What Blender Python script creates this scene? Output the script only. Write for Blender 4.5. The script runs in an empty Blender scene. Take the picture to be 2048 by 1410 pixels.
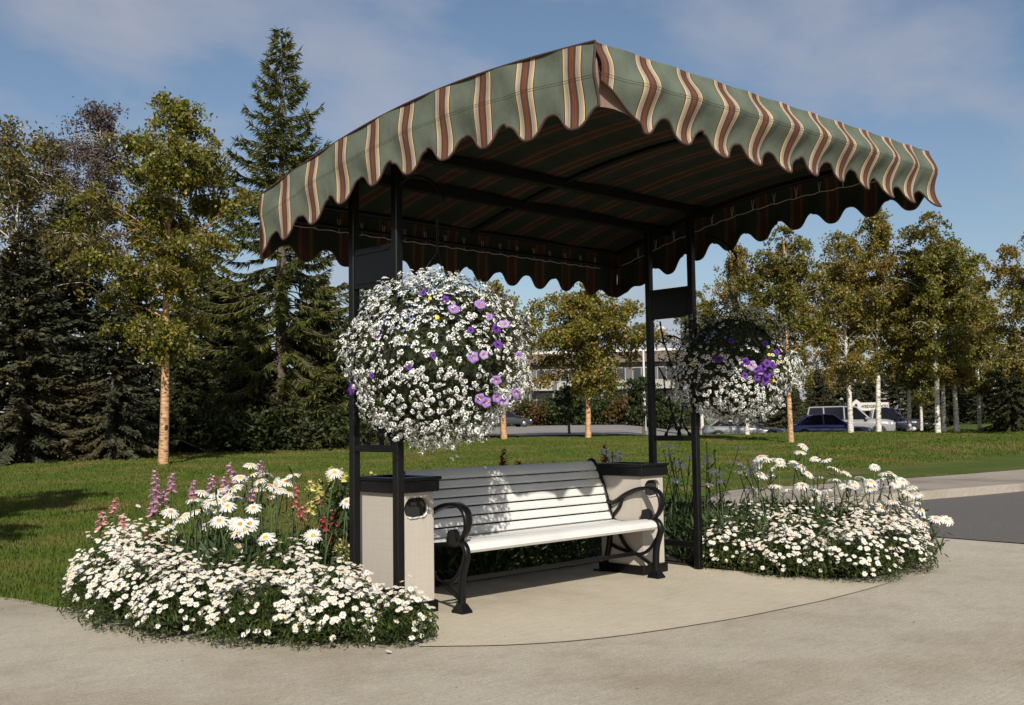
import bpy, math, random
import numpy as np
from mathutils import Matrix, Vector
PI = math.pi
sc = bpy.context.scene
COL = sc.collection
rng = np.random.default_rng(7)
random.seed(7)

# ------------------------------------------------------------------ camera
CF = 2029.2                                   # focal length in photo pixels (2048 wide)
CAM = np.array([-4.3627, -5.2101, 1.2504])
_y, _p, _r = [math.radians(a) for a in (-43.018, 3.9674, -0.8034)]
FW = np.array([math.sin(-_y)*math.cos(_p), math.cos(_y)*math.cos(_p), math.sin(_p)])
_rt = np.array([math.cos(_y), math.sin(_y), 0.0]); _up = np.cross(_rt, FW)
RT = _rt*math.cos(_r) + _up*math.sin(_r); UP = -_rt*math.sin(_r) + _up*math.cos(_r)
FH = np.array([math.sin(-_y), math.cos(_y), 0.0]); RH = _rt
cd = bpy.data.cameras.new("camera"); cam = bpy.data.objects.new("camera", cd); COL.objects.link(cam)
cd.sensor_width = 36.0; cd.lens = CF/2048*36; cd.clip_end = 5000; cd.clip_start = 0.05
M = Matrix(((RT[0], UP[0], -FW[0], CAM[0]), (RT[1], UP[1], -FW[1], CAM[1]), (RT[2], UP[2], -FW[2], CAM[2]), (0, 0, 0, 1)))
cam.matrix_world = M
sc.camera = cam

def sstep(a, b, x):
    t = np.clip((x-a)/(b-a), 0, 1); return t*t*(3-2*t)
def terrain(x, y):
    """height of the rising lawn and of the lot behind it"""
    x = np.asarray(x, float); y = np.asarray(y, float)
    dx = x-CAM[0]; dy = y-CAM[1]
    s = dx*FH[0]+dy*FH[1]; r = dx*RH[0]+dy*RH[1]
    rise = .0157*np.clip(s-9, 0, 39.5)*sstep(3.8, 10, y)
    rel = r/np.maximum(s, 1)
    lot = (.60+.006*np.clip(s-48, 0, 200))*(1-sstep(.10, .19, rel)) + .06*sstep(.10, .19, rel)
    back = rise + .25*sstep(44, 56, s)
    lot = lot*(1-sstep(.40, .44, rel)) + back*sstep(.40, .44, rel)
    lot = np.where(rel < -.2, rise, lot)
    k = sstep(48.5, 53, s)
    z = rise*(1-k)+lot*k
    return z + .06*np.sin(x*.21+1)*np.sin(y*.17)*sstep(14, 24, s)*(1-k)
def at(u, s):
    """ground point under photo column u at forward distance s"""
    d = FW + RT*(u-1024)/CF - UP*(845-705)/CF
    h = d[0]*FH[0]+d[1]*FH[1]
    p = CAM + d*(s/h)
    return np.array([p[0], p[1], float(terrain(p[0], p[1]))])
def ray(u, v, s):
    """point on the sight line of photo pixel (u, v) at forward distance s"""
    d = FW + RT*(u-1024)/CF - UP*(v-705)/CF
    return CAM + d*(s/(d[0]*FH[0]+d[1]*FH[1]))

# ------------------------------------------------------------------ object helpers
def link(o, parent=None):
    COL.objects.link(o)
    if parent is not None: o.parent = parent
    return o
def tag(o, label=None, cat=None, group=None, kind=None):
    if label: o['label'] = label
    if cat: o['category'] = cat
    if group: o['group'] = group
    if kind: o['kind'] = kind
    return o
def thing(name, label, cat, loc=(0, 0, 0), rz=0.0, group=None, scale=1.0):
    o = bpy.data.objects.new(name, None); o.empty_display_size = .1
    o.location = Vector([float(a) for a in loc]); o.rotation_euler = (0, 0, rz)
    o.scale = (scale,)*3 if not hasattr(scale, '__len__') else scale
    return tag(link(o), label, cat, group)
def npmesh(name, V, F, mats, fm=None, uv=None, smooth=False):
    """V (n,3), F (m,k) int array with one k"""
    me = bpy.data.meshes.new(name)
    V = np.asarray(V, np.float32); F = np.asarray(F, np.int32); k = F.shape[1]; m = len(F)
    me.vertices.add(len(V)); me.vertices.foreach_set('co', V.ravel())
    me.loops.add(m*k); me.loops.foreach_set('vertex_index', F.ravel())
    me.polygons.add(m); me.polygons.foreach_set('loop_start', np.arange(0, m*k, k, dtype=np.int32))
    try: me.polygons.foreach_set('loop_total', np.full(m, k, np.int32))
    except Exception: pass
    for a in (mats if isinstance(mats, (list, tuple)) else [mats]): me.materials.append(a)
    if fm is not None: me.polygons.foreach_set('material_index', np.asarray(fm, np.int32))
    if smooth: me.polygons.foreach_set('use_smooth', np.ones(m, bool))
    me.update(calc_edges=True); me.validate()
    return me
class MB:
    """collects shapes and links them as ONE mesh object"""
    def __init__(s): s.v = []; s.f = []; s.m = []; s.sm = []; s.uv = {}
    def add(s, V, F, mat=0, smooth=False):
        n = len(s.v); s.v += [tuple(map(float, p)) for p in V]
        for f in F: s.f.append([n+i for i in f]); s.m.append(mat); s.sm.append(smooth)
        return s
    def box(s, a, b, mat=0, bev=0.0):
        x0, y0, z0 = [min(p, q) for p, q in zip(a, b)]; x1, y1, z1 = [max(p, q) for p, q in zip(a, b)]
        if bev > 0:
            e = min(bev, (x1-x0)/2.1, (y1-y0)/2.1, (z1-z0)/2.1)
            def ring(z, i): 
                X0, X1, Y0, Y1 = x0+i, x1-i, y0+i, y1-i
                return [(X0+e, Y0, z), (X1-e, Y0, z), (X1, Y0+e, z), (X1, Y1-e, z), (X1-e, Y1, z), (X0+e, Y1, z), (X0, Y1-e, z), (X0, Y0+e, z)]
            return s.loft([ring(z0, e*.7), ring(z0+e, 0), ring(z1-e, 0), ring(z1, e*.7)], mat, True)
        V = [(x0, y0, z0), (x1, y0, z0), (x1, y1, z0), (x0, y1, z0), (x0, y0, z1), (x1, y0, z1), (x1, y1, z1), (x0, y1, z1)]
        return s.add(V, [(0, 3, 2, 1), (4, 5, 6, 7), (0, 1, 5, 4), (1, 2, 6, 5), (2, 3, 7, 6), (3, 0, 4, 7)], mat)
    def loft(s, rings, mat=0, caps=True, smooth=False):
        n = len(rings[0]); V = [p for r in rings for p in r]; F = []
        for i in range(len(rings)-1):
            for j in range(n):
                k = (j+1) % n; F.append((i*n+j, i*n+k, (i+1)*n+k, (i+1)*n+j))
        s.add(V, F, mat, smooth)
        if caps:
            s.add(rings[0], [tuple(range(n))[::-1]], mat); s.add(rings[-1], [tuple(range(n))], mat)
        return s
    def tube(s, pts, r, n=8, mat=0, caps=True, smooth=True):
        P = [np.asarray(p, float) for p in pts]; rs = r if hasattr(r, '__len__') else [r]*len(P)
        rings = []; prev = None
        for i, p in enumerate(P):
            t = P[min(i+1, len(P)-1)]-P[max(i-1, 0)]; t = t/(np.linalg.norm(t)+1e-9)
            a = prev if prev is not None else (np.array([0, 0, 1.]) if abs(t[2]) < .9 else np.array([1., 0, 0]))
            a = a-t*(a@t); a /= np.linalg.norm(a)+1e-9; prev = a; b = np.cross(t, a)
            rings.append([p+rs[i]*(a*math.cos(2*PI*k/n)+b*math.sin(2*PI*k/n)) for k in range(n)])
        return s.loft(rings, mat, caps, smooth)
    def bar(s, pts, w, th, mat=0):
        """bar swept along a curve in the y-z plane at x: pts (x,y,z); w across x, th in plane"""
        P = [np.asarray(p, float) for p in pts]; ws = w if hasattr(w, '__len__') else [w]*len(P); ts = th if hasattr(th, '__len__') else [th]*len(P)
        rings = []
        for i, p in enumerate(P):
            t = P[min(i+1, len(P)-1)]-P[max(i-1, 0)]; t /= np.linalg.norm(t)+1e-9
            nrm = np.cross(np.array([1., 0, 0]), t); X = np.array([ws[i]/2, 0, 0]); N = nrm*ts[i]/2
            rings.append([p+X*.6-N, p+X-N*.5, p+X+N*.5, p+X*.6+N, p-X*.6+N, p-X+N*.5, p-X-N*.5, p-X*.6-N])
        return s.loft(rings, mat, True, True)
    def lathe(s, prof, n=16, mat=0, c=(0, 0, 0), smooth=True, axis='z'):
        rings = []
        for r, z in prof:
            ring = []
            for k in range(n):
                a = 2*PI*k/n; q = (r*math.cos(a), r*math.sin(a), z)
                if axis == 'y': q = (q[0], q[2], q[1])
                ring.append((c[0]+q[0], c[1]+q[1], c[2]+q[2]))
            rings.append(ring)
        return s.loft(rings, mat, True, smooth)
    def mesh(s, name, mats):
        me = bpy.data.meshes.new(name); me.from_pydata(s.v, [], s.f)
        for a in (mats if isinstance(mats, (list, tuple)) else [mats]): me.materials.append(a)
        me.polygons.foreach_set('material_index', s.m); me.polygons.foreach_set('use_smooth', s.sm)
        me.validate(); me.update()
        return me
    def build(s, name, mats, parent=None): return link(bpy.data.objects.new(name, s.mesh(name, mats)), parent)
def obj(name, me, parent=None): return link(bpy.data.objects.new(name, me), parent)
def spline(pts, n=8):
    """Catmull-Rom through pts"""
    P = [np.asarray(p, float) for p in pts]; P = [2*P[0]-P[1]]+P+[2*P[-1]-P[-2]]; out = []
    for i in range(1, len(P)-2):
        for k in range(n):
            t = k/n; a, b, c, d = P[i-1:i+3]
            out.append(.5*((2*b)+(-a+c)*t+(2*a-5*b+4*c-d)*t*t+(-a+3*b-3*c+d)*t**3))
    out.append(P[-2]); return out

# ------------------------------------------------------------------ materials
def mat(name):
    m = bpy.data.materials.new(name); m.use_nodes = True
    nt = m.node_tree; return m, nt, nt.nodes['Principled BSDF'], nt.nodes['Material Output']
def N(nt, t, **kw):
    n = nt.nodes.new(t)
    for k, v in kw.items():
        if k in n.inputs: n.inputs[k].default_value = v
        else: setattr(n, k, v)
    return n
def L(nt, a, b): nt.links.new(a, b)
def ramp(nt, fac, stops, interp='LINEAR'):
    n = nt.nodes.new('ShaderNodeValToRGB'); cr = n.color_ramp; cr.interpolation = interp
    while len(cr.elements) < len(stops): cr.elements.new(.5)
    for e, (p, c) in zip(cr.elements, stops): e.position = p; e.color = (*c, 1)
    L(nt, fac, n.inputs[0]); return n.outputs[0]
def coords(nt, scale=(1, 1, 1), kind='Object'):
    tc = nt.nodes.new('ShaderNodeTexCoord'); mp = nt.nodes.new('ShaderNodeMapping'); mp.inputs['Scale'].default_value = scale
    L(nt, tc.outputs[kind], mp.inputs[0]); return mp.outputs[0]
def worldpos(nt, scale=(1, 1, 1)):
    g = nt.nodes.new('ShaderNodeNewGeometry'); mp = nt.nodes.new('ShaderNodeMapping'); mp.inputs['Scale'].default_value = scale
    L(nt, g.outputs['Position'], mp.inputs[0]); return mp.outputs[0]
def noise(nt, vec, scale, detail=4, rough=.55):
    n = N(nt, 'ShaderNodeTexNoise', Scale=scale, Detail=detail, Roughness=rough); L(nt, vec, n.inputs['Vector']); return n.outputs['Fac']
def mixc(nt, fac, a, b, blend='MIX'):
    n = nt.nodes.new('ShaderNodeMix'); n.data_type = 'RGBA'; n.blend_type = blend
    for sock, v in ((n.inputs[0], fac), (n.inputs[6], a), (n.inputs[7], b)):
        if hasattr(v, 'is_linked') or hasattr(v, 'links'): L(nt, v, sock)
        else: sock.default_value = v if not hasattr(v, '__len__') else (*v, 1)
    return n.outputs[2]
def bump(nt, bsdf, h, strength=.3, dist=.01):
    b = N(nt, 'ShaderNodeBump', Strength=strength, Distance=dist); L(nt, h, b.inputs['Height']); L(nt, b.outputs[0], bsdf.inputs['Normal'])
def simple(name, col, rough=.6, var=.15, scale=8, metal=0.0, coat=0.0, bmp=0.0, bscale=60, spec=.5):
    m, nt, b, o = mat(name); v = coords(nt)
    f = noise(nt, v, scale)
    lo = [c*(1-var) for c in col]; hi = [min(1, c*(1+var)) for c in col]
    L(nt, ramp(nt, f, [(.3, lo), (.7, hi)]), b.inputs['Base Color'])
    b.inputs['Roughness'].default_value = rough; b.inputs['Metallic'].default_value = metal; b.inputs['Coat Weight'].default_value = coat
    b.inputs['Specular IOR Level'].default_value = spec
    if bmp: bump(nt, b, noise(nt, v, bscale), bmp, .004)
    return m
def leafmat(name, stops, trans=.35, rough=.6, patch=None, spec=.3):
    """leaves: each leaf its own tone, some light shining through"""
    m, nt, b, o = mat(name)
    g = nt.nodes.new('ShaderNodeNewGeometry')
    c = ramp(nt, g.outputs['Random Per Island'], stops)
    if patch:
        f = noise(nt, worldpos(nt), patch[0], 3)
        c = mixc(nt, ramp(nt, f, [(.45, (0, 0, 0)), (.62, (1, 1, 1))]), c, mixc(nt, .75, c, patch[1]))
    L(nt, c, b.inputs['Base Color']); b.inputs['Roughness'].default_value = rough; b.inputs['Specular IOR Level'].default_value = spec
    t = nt.nodes.new('ShaderNodeBsdfTranslucent'); L(nt, c, t.inputs[0])
    mx = N(nt, 'ShaderNodeMixShader'); mx.inputs[0].default_value = trans
    L(nt, b.outputs[0], mx.inputs[1]); L(nt, t.outputs[0], mx.inputs[2]); L(nt, mx.outputs[0], o.inputs[0])
    return m

M_black = simple('black_paint', (.004, .004, .0045), .34, .3, 30, bmp=.05, spec=.28)
M_blackmat = simple('black_steel', (.005, .005, .005), .5, .4, 20, spec=.2)
M_white = simple('pale_grey_paint', (.58, .58, .565), .45, .09, 3, bmp=.08, bscale=25)
M_trim = simple('brown_binding', (.045, .020, .014), .8, .2, 60)
M_gusset = simple('brown_lining', (.20, .135, .105), .8, .12, 12, bmp=.2)
M_cord = simple('pale_cord', (.30, .29, .26), .7)
M_chain = simple('dark_chain', (.03, .03, .032), .45, metal=.6)
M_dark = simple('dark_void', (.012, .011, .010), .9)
M_bag = simple('clear_plastic_bag', (.55, .56, .56), .15, .3, 40, bmp=.6, bscale=90)
M_soil = simple('soil', (.03, .02, .013), .95, .4, 20, bmp=.6)
M_stem = simple('stem_green', (.06, .09, .03), .7, .3, 30)
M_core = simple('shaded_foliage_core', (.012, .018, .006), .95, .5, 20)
M_petal = leafmat('white_petals', [(0, (.60, .60, .565)), (1, (.76, .76, .74))], .22, .6)
M_alys = leafmat('white_florets', [(0, (.70, .71, .70)), (1, (.86, .86, .85))], .2, .6)
M_eye = simple('yellow_flower_centre', (.62, .34, .03), .8, .25, 200, bmp=.4, bscale=400)
M_eye2 = simple('orange_flower_centre', (.52, .22, .02), .8, .3, 200)
M_green_eye = simple('green_floret_centre', (.07, .10, .035), .8)
M_bleaf = leafmat('basket_leaves', [(0, (.022, .036, .008)), (.5, (.045, .065, .013)), (.85, (.075, .095, .02)), (1, (.11, .085, .03))], .3)
M_dleaf = leafmat('daisy_leaves', [(0, (.022, .040, .008)), (.6, (.042, .068, .013)), (1, (.085, .105, .024))], .3)
M_sleaf = leafmat('tall_daisy_leaves', [(0, (.018, .034, .010)), (.6, (.032, .055, .016)), (1, (.06, .085, .022))], .25)

def fabric(shade_sheet=False):
    m, nt, b, o = mat('awning_fabric_shaded' if shade_sheet else 'striped_awning_fabric')
    uv = nt.nodes.new('ShaderNodeUVMap'); uv.uv_map = 'stripe'
    sx = nt.nodes.new('ShaderNodeSeparateXYZ'); L(nt, uv.outputs[0], sx.inputs[0])
    def mth(op, a, bb=None):
        n = nt.nodes.new('ShaderNodeMath'); n.operation = op
        for i, v in enumerate((a, bb)):
            if v is None: continue
            if hasattr(v, 'links'): L(nt, v, n.inputs[i])
            else: n.inputs[i].default_value = v
        return n.outputs[0]
    ph = mth('ABSOLUTE', mth('SUBTRACT', mth('FRACT', mth('ADD', sx.outputs[0], .5)), .5))   # 0 at stripe centre, .5 between
    f = mth('MULTIPLY', ph, 2.16)
    green = (.098, .116, .090); cream = (.35, .30, .235); brown = (.075, .036, .025); dk = (.040, .020, .013); gold = (.62, .43, .19); orange = (.19, .060, .026)
    c = ramp(nt, f, [(0, orange), (.012, brown), (.05, orange), (.062, brown), (.10, (.13, .055, .035)), (.115, dk), (.175, (.085, .06, .045)), (.20, cream), (.27, (.24, .20, .165)), (.285, cream), (.37, cream), (.38, gold), (.405, gold), (.412, dk), (.44, dk), (.45, green), (1, green)])
    if shade_sheet: c = ramp(nt, f, [(0, (.032, .012, .008)), (.19, (.032, .012, .008)), (.22, (.062, .036, .015)), (.36, (.055, .032, .013)), (.40, (.017, .021, .014)), (1, (.017, .021, .014))])  # same stripes darkened: the shade under the canopy is painted into the colours
    # woven pin lines inside the stripe, wear, seam stitching
    pin = mth('SINE', mth('MULTIPLY', ph, 700.0))
    c = mixc(nt, mth('MULTIPLY', mth('LESS_THAN', f, .37), mth('MULTIPLY', mth('GREATER_THAN', pin, .35), .32)), c, (.09, .055, .04))
    w = noise(nt, coords(nt), 5, 5)
    c = mixc(nt, .40, c, ramp(nt, w, [(.3, (.25, .25, .25)), (.7, (.75, .75, .75))]), 'OVERLAY')
    def line(v0, hw):
        return mth('LESS_THAN', mth('ABSOLUTE', mth('SUBTRACT', sx.outputs[1], v0)), hw)
    seam = mth('MAXIMUM', line(.163, .0016), line(.175, .0016))
    c = mixc(nt, mth('MULTIPLY', seam, .75), c, (.02, .02, .018))
    L(nt, c, b.inputs['Base Color']); b.inputs['Roughness'].default_value = .92; b.inputs['Specular IOR Level'].default_value = .15
    bn = noise(nt, coords(nt, (1, 1, .5)), 11, 3); bump(nt, b, bn, .35, .02)
    t = nt.nodes.new('ShaderNodeBsdfTranslucent'); L(nt, mixc(nt, .35, c, (.30, .14, .04)), t.inputs[0])
    mx = N(nt, 'ShaderNodeMixShader'); mx.inputs[0].default_value = .03
    L(nt, b.outputs[0], mx.inputs[1]); L(nt, t.outputs[0], mx.inputs[2]); L(nt, mx.outputs[0], o.inputs[0])
    return m
M_fabric = fabric(); M_fabric_shade = fabric(True)

def concrete(name, base, warm, blot=1.0):
    m, nt, b, o = mat(name); p = worldpos(nt)
    big = noise(nt, p, .55, 5, .6); mid = noise(nt, p, 2.6, 6, .65); fine = noise(nt, p, 140, 3, .7)
    c = ramp(nt, big, [(.32, [k*.78 for k in warm]), (.5, base), (.68, [k*1.10 for k in base])])
    c = mixc(nt, ramp(nt, mid, [(.50, (0, 0, 0)), (.75, (.38*blot,)*3)]), c, [k*.62 for k in warm])
    grit = N(nt, 'ShaderNodeTexVoronoi', Scale=95.0); L(nt, p, grit.inputs['Vector']); c = mixc(nt, .30*blot, c, ramp(nt, grit.outputs['Color'], [(.2, (.32,)*3), (.8, (.66,)*3)]), 'OVERLAY')
    brush = noise(nt, worldpos(nt, (2.2, 30, 1)), 2.0, 4, .7)
    c = mixc(nt, .20, c, ramp(nt, brush, [(.3, (.2,)*3), (.7, (.8,)*3)]), 'OVERLAY')
    c = mixc(nt, .38*blot, c, ramp(nt, fine, [(.3, (.2,)*3), (.7, (.85,)*3)]), 'OVERLAY')
    spot = N(nt, 'ShaderNodeTexVoronoi', Scale=3.2); L(nt, p, spot.inputs['Vector'])
    c = mixc(nt, ramp(nt, spot.outputs['Distance'], [(.018, (.8,)*3), (.034, (0, 0, 0))]), c, (.05, .04, .03))
    L(nt, c, b.inputs['Base Color']); b.inputs['Roughness'].default_value = .9; b.inputs['Specular IOR Level'].default_value = .2
    bump(nt, b, fine, .35, .004)
    return m
M_conc = concrete('old_concrete', (.35, .316, .256), (.335, .285, .212))
M_slab = concrete('pale_concrete_slab', (.42, .375, .295), (.385, .335, .255), .45)
M_walk = concrete('sidewalk_concrete', (.27, .24, .20), (.24, .20, .16), .6)
def asphalt():
    m, nt, b, o = mat('asphalt'); p = worldpos(nt)
    c = ramp(nt, noise(nt, p, 120, 2, .8), [(.35, (.042, .037, .034)), (.55, (.098, .088, .080)), (.72, (.25, .23, .21))])
    c = mixc(nt, ramp(nt, noise(nt, p, .6, 4), [(.4, (0, 0, 0)), (.7, (.5,)*3)]), c, (.085, .075, .068))
    L(nt, c, b.inputs['Base Color']); b.inputs['Roughness'].default_value = .85; bump(nt, b, noise(nt, p, 90), .5, .006); return m
M_asph = asphalt()
M_lot = simple('worn_lot_asphalt', (.20, .185, .17), .9, .12, .5)
def lawnmat(name, mult=1.0, island=False):
    m, nt, b, o = mat(name); p = worldpos(nt)
    c1 = noise(nt, p, .55, 4); c2 = noise(nt, worldpos(nt, (1, 1, .2)), 14, 4, .7); c3 = noise(nt, p, 1.7, 4)
    g = [(.25, (.030*mult, .055*mult, .008*mult)), (.55, (.066*mult, .098*mult, .014*mult)), (.8, (.115*mult, .145*mult, .024*mult))]
    if island:
        gg = nt.nodes.new('ShaderNodeNewGeometry'); c = ramp(nt, gg.outputs['Random Per Island'], [(0, [k*.78 for k in g[1][1]]), (.6, g[1][1]), (1, [k*1.22 for k in g[1][1]])])
    else: c = ramp(nt, c2, g)
    c = mixc(nt, ramp(nt, c1, [(.46, (0, 0, 0)), (.68, (.8,)*3)]), c, (.15*mult, .115*mult, .04*mult))
    c = mixc(nt, ramp(nt, c3, [(.5, (0, 0, 0)), (.75, (.45,)*3)]), c, (.035*mult, .07*mult, .010*mult))
    L(nt, c, b.inputs['Base Color']); b.inputs['Roughness'].default_value = .8; b.inputs['Specular IOR Level'].default_value = .15
    if not island: bump(nt, b, noise(nt, p, 38, 4, .75), .9, .05)
    return m
M_lawn = lawnmat('lawn_turf', 1.18); M_blade = lawnmat('grass_blades', .86, True)
def birchbark(name, tint):
    m, nt, b, o = mat(name); v = coords(nt)
    f = noise(nt, coords(nt, (5, 5, 22)), 1.0, 4, .6); s2 = noise(nt, coords(nt, (1, 1, 1)), 1.6, 4)
    c = ramp(nt, f, [(.34, (.05, .035, .028)), (.44, [k*.6 for k in tint]), (.62, tint), (.85, [min(1, k*1.2) for k in tint])])
    c = mixc(nt, ramp(nt, s2, [(.56, (0, 0, 0)), (.72, (.7,)*3)]), c, (.20, .09, .045))
    kn = N(nt, 'ShaderNodeTexVoronoi', Scale=1.0); L(nt, coords(nt, (3, 3, 2.2)), kn.inputs['Vector'])
    c = mixc(nt, ramp(nt, kn.outputs['Distance'], [(.13, (1, 1, 1)), (.2, (0, 0, 0))]), c, (.02, .015, .012))
    L(nt, c, b.inputs['Base Color']); b.inputs['Roughness'].default_value = .75; bump(nt, b, f, .5, .02); return m
M_bark = birchbark('white_birch_bark', (.68, .65, .58)); M_bark2 = birchbark('tan_birch_bark', (.56, .33, .17))
M_bark3 = simple('grey_bark', (.09, .07, .055), .9, .4, 12, bmp=.6)
M_birch = leafmat('birch_leaves_green_gold', [(0, (.058, .076, .009)), (.45, (.122, .140, .018)), (.75, (.20, .19, .027)), (.93, (.31, .24, .038)), (1, (.21, .10, .02))], .42, .45, (.35, (.13, .105, .018)), .5)
M_birchb = leafmat('birch_leaves_autumn', [(0, (.066, .074, .010)), (.4, (.14, .142, .020)), (.72, (.225, .19, .028)), (.92, (.32, .23, .038)), (1, (.22, .10, .02))], .42, .45, (.22, (.20, .125, .022)), .5)
M_birchs = leafmat('birch_leaves_thin', [(0, (.05, .05, .015)), (.6, (.10, .09, .022)), (1, (.20, .14, .035))], .35, .5)
M_twig = leafmat('bare_purple_twigs', [(0, (.045, .035, .032)), (1, (.11, .08, .07))], .1, .8)
M_spr = leafmat('blue_spruce_needles', [(0, (.018, .025, .013)), (.6, (.044, .054, .029)), (1, (.085, .090, .048))], .12, .7, (.5, (.075, .058, .026)))
M_larch = leafmat('larch_needles', [(0, (.036, .045, .009)), (.6, (.080, .090, .018)), (1, (.145, .145, .032))], .25, .7)
M_dspr = leafmat('dark_fir_needles', [(0, (.012, .017, .005)), (.7, (.032, .040, .010)), (1, (.07, .07, .018))], .12, .7)
M_shrub = leafmat('shrub_leaves', [(0, (.015, .028, .008)), (.7, (.035, .055, .014)), (1, (.07, .085, .02))], .25, .6)
M_shrubo = leafmat('orange_shrub_leaves', [(0, (.045, .03, .008)), (.7, (.09, .05, .012)), (1, (.14, .08, .02))], .25, .6)

# ------------------------------------------------------------------ sky and sun
SUN = np.array([-.775, -1.028, .84]); SUN /= np.linalg.norm(SUN)
el = math.asin(SUN[2]); az = math.atan2(SUN[0], SUN[1])
w = bpy.data.worlds.new("World"); sc.world = w; w.use_nodes = True
nt = w.node_tree; bg = nt.nodes['Background']
sky = nt.nodes.new('ShaderNodeTexSky'); sky.sky_type = 'NISHITA'; sky.sun_disc = False; sky.sun_elevation = el; sky.sun_rotation = az
sky.air_density = 1.0; sky.dust_density = 1.2; sky.ozone_density = 2.0
tc = nt.nodes.new('ShaderNodeTexCoord'); sp = nt.nodes.new('ShaderNodeSeparateXYZ'); L(nt, tc.outputs['Generated'], sp.inputs[0])
dz = nt.nodes.new('ShaderNodeMath'); dz.operation = 'ADD'; dz.inputs[1].default_value = .22; L(nt, sp.outputs[2], dz.inputs[0])
dv = nt.nodes.new('ShaderNodeVectorMath'); dv.operation = 'DIVIDE'
cb = nt.nodes.new('ShaderNodeCombineXYZ')
for i in range(3): L(nt, dz.outputs[0], cb.inputs[i])
L(nt, tc.outputs['Generated'], dv.inputs[0]); L(nt, cb.outputs[0], dv.inputs[1])
mp = nt.nodes.new('ShaderNodeMapping'); mp.inputs['Location'].default_value = (5.3, 2.9, 0); mp.inputs['Rotation'].default_value = (0, 0, .5); mp.inputs['Scale'].default_value = (1.0, 1.3, 1.0)
L(nt, dv.outputs[0], mp.inputs[0])
n1 = N(nt, 'ShaderNodeTexNoise', Scale=1.6, Detail=9.0, Roughness=.52, Distortion=.12); L(nt, mp.outputs[0], n1.inputs['Vector'])
cf = ramp(nt, n1.outputs['Fac'], [(.42, (.0,)*3), (.54, (.48,)*3), (.66, (.82,)*3)])
skyc = mixc(nt, 1.0, sky.outputs[0], (1.46, 1.42, 1.38), 'MULTIPLY')
col = mixc(nt, cf, skyc, (6.0, 6.2, 7.2))
L(nt, col, bg.inputs[0]); bg.inputs[1].default_value = .060
sd = bpy.data.lights.new('sun', 'SUN'); sd.energy = 5.0; sd.angle = math.radians(.5); sd.color = (1.0, .93, .82)
so = link(bpy.data.objects.new('sun', sd)); so.rotation_euler = Vector(SUN).to_track_quat('Z', 'Y').to_euler(); so.location = (-20, -30, 30)
sc.view_settings.view_transform = 'Standard'; sc.view_settings.look = 'None'; sc.view_settings.exposure = .22; sc.view_settings.gamma = 1
sc.cycles.max_bounces = 6; sc.cycles.transparent_max_bounces = 8; sc.cycles.diffuse_bounces = 3

# ------------------------------------------------------------------ ground
def sheet(name, polys, m, kind='structure'):
    b = MB()
    for P, z in polys: b.add([(p[0], p[1], p[2] if len(p) > 2 else z) for p in P], [tuple(range(len(P)))])
    return tag(b.build(name, m), kind=kind)
def gridpts():
    S = np.concatenate([np.linspace(-40, 6, 12), np.linspace(8, 60, 66), np.linspace(63, 140, 24), [180, 260, 400, 700, 1400, 2600]])
    Rr = np.concatenate([[-2600, -1200, -500, -250, -140], np.linspace(-90, 90, 91), [140, 250, 500, 1200, 2600]])
    return S, Rr
S_, R_ = gridpts()
X = CAM[0]+S_[:, None]*FH[0]+R_[None]*RH[0]; Y = CAM[1]+S_[:, None]*FH[1]+R_[None]*RH[1]
Z = terrain(X, Y)-.025
ni, nj = X.shape; idx = np.arange(ni*nj).reshape(ni, nj)
F = np.stack([idx[:-1, :-1], idx[:-1, 1:], idx[1:, 1:], idx[1:, :-1]], -1).reshape(-1, 4)[:, ::-1]
tag(obj('lawn', npmesh('lawn', np.stack([X, Y, Z], -1).reshape(-1, 3), F, M_lawn, smooth=True)), kind='structure')
# parking lot: follows the slope a hair above the lawn
ss = np.linspace(50.5, 118, 40); rel0 = np.linspace(-.30, .395, 60)
XX = CAM[0]+ss[:, None]*FH[0]+(ss[:, None]*rel0)*RH[0]; YY = CAM[1]+ss[:, None]*FH[1]+(ss[:, None]*rel0)*RH[1]
idx = np.arange(40*60).reshape(40, 60); F = np.stack([idx[:-1, :-1], idx[1:, :-1], idx[1:, 1:], idx[:-1, 1:]], -1).reshape(-1, 4)[:, ::-1]
tag(obj('parking_lot', npmesh('parking_lot', np.stack([XX, YY, terrain(XX, YY)+.03], -1).reshape(-1, 3), F, M_lot, smooth=True)), kind='structure')
b = MB()
for s0 in (63.0, 84.0):
    for k in range(24):
        r0, r1 = (-.15+k*.0115)*s0, (-.15+k*.0115+.0064)*s0
        q = []
        for s_, r_ in ((s0, r0), (s0, r1), (s0+.45, r1), (s0+.45, r0)):
            p = CAM+FH*s_+RH*r_; q.append((p[0], p[1], float(terrain(p[0], p[1]))+.06))
        b.add(q, [(0, 1, 2, 3)])
tag(b.build('lot_marking', simple('faded_line_paint', (.42, .40, .37), .9)), kind='structure')
conc = [(-16, -14), (6.1, -14), (6.1, .6), (6.35, 1.5), (6.9, 2.15), (6.6, 2.25), (5.6, 1.9), (4.4, 1.6), (2.8, 1.25), (-.7, 1.25), (-1.3, 2.0), (-1.78, 2.3), (-1.83, 2.75), (-1.95, 3.2), (-2.3, 4.3), (-3.4, 7.5), (-16, 30)]
sheet('pavement', [(conc, 0.0)], M_conc)
arc = [(-.80, -.60), (-.45, -.92), (-.09, -1.13), (.3, -1.26), (.77, -1.36), (1.15, -1.42), (1.52, -1.45), (1.95, -1.48), (2.5, -1.48), (3.0, -1.45)]
arcs = [tuple(p) for p in spline([(a, c, 0) for a, c in arc], 5)]
sheet('patio_slab', [([(p[0], p[1]) for p in arcs]+[(3.1, -.5), (2.8, 1.2), (-.62, 1.2), (-.66, -.2)], .005)], M_slab)
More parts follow.
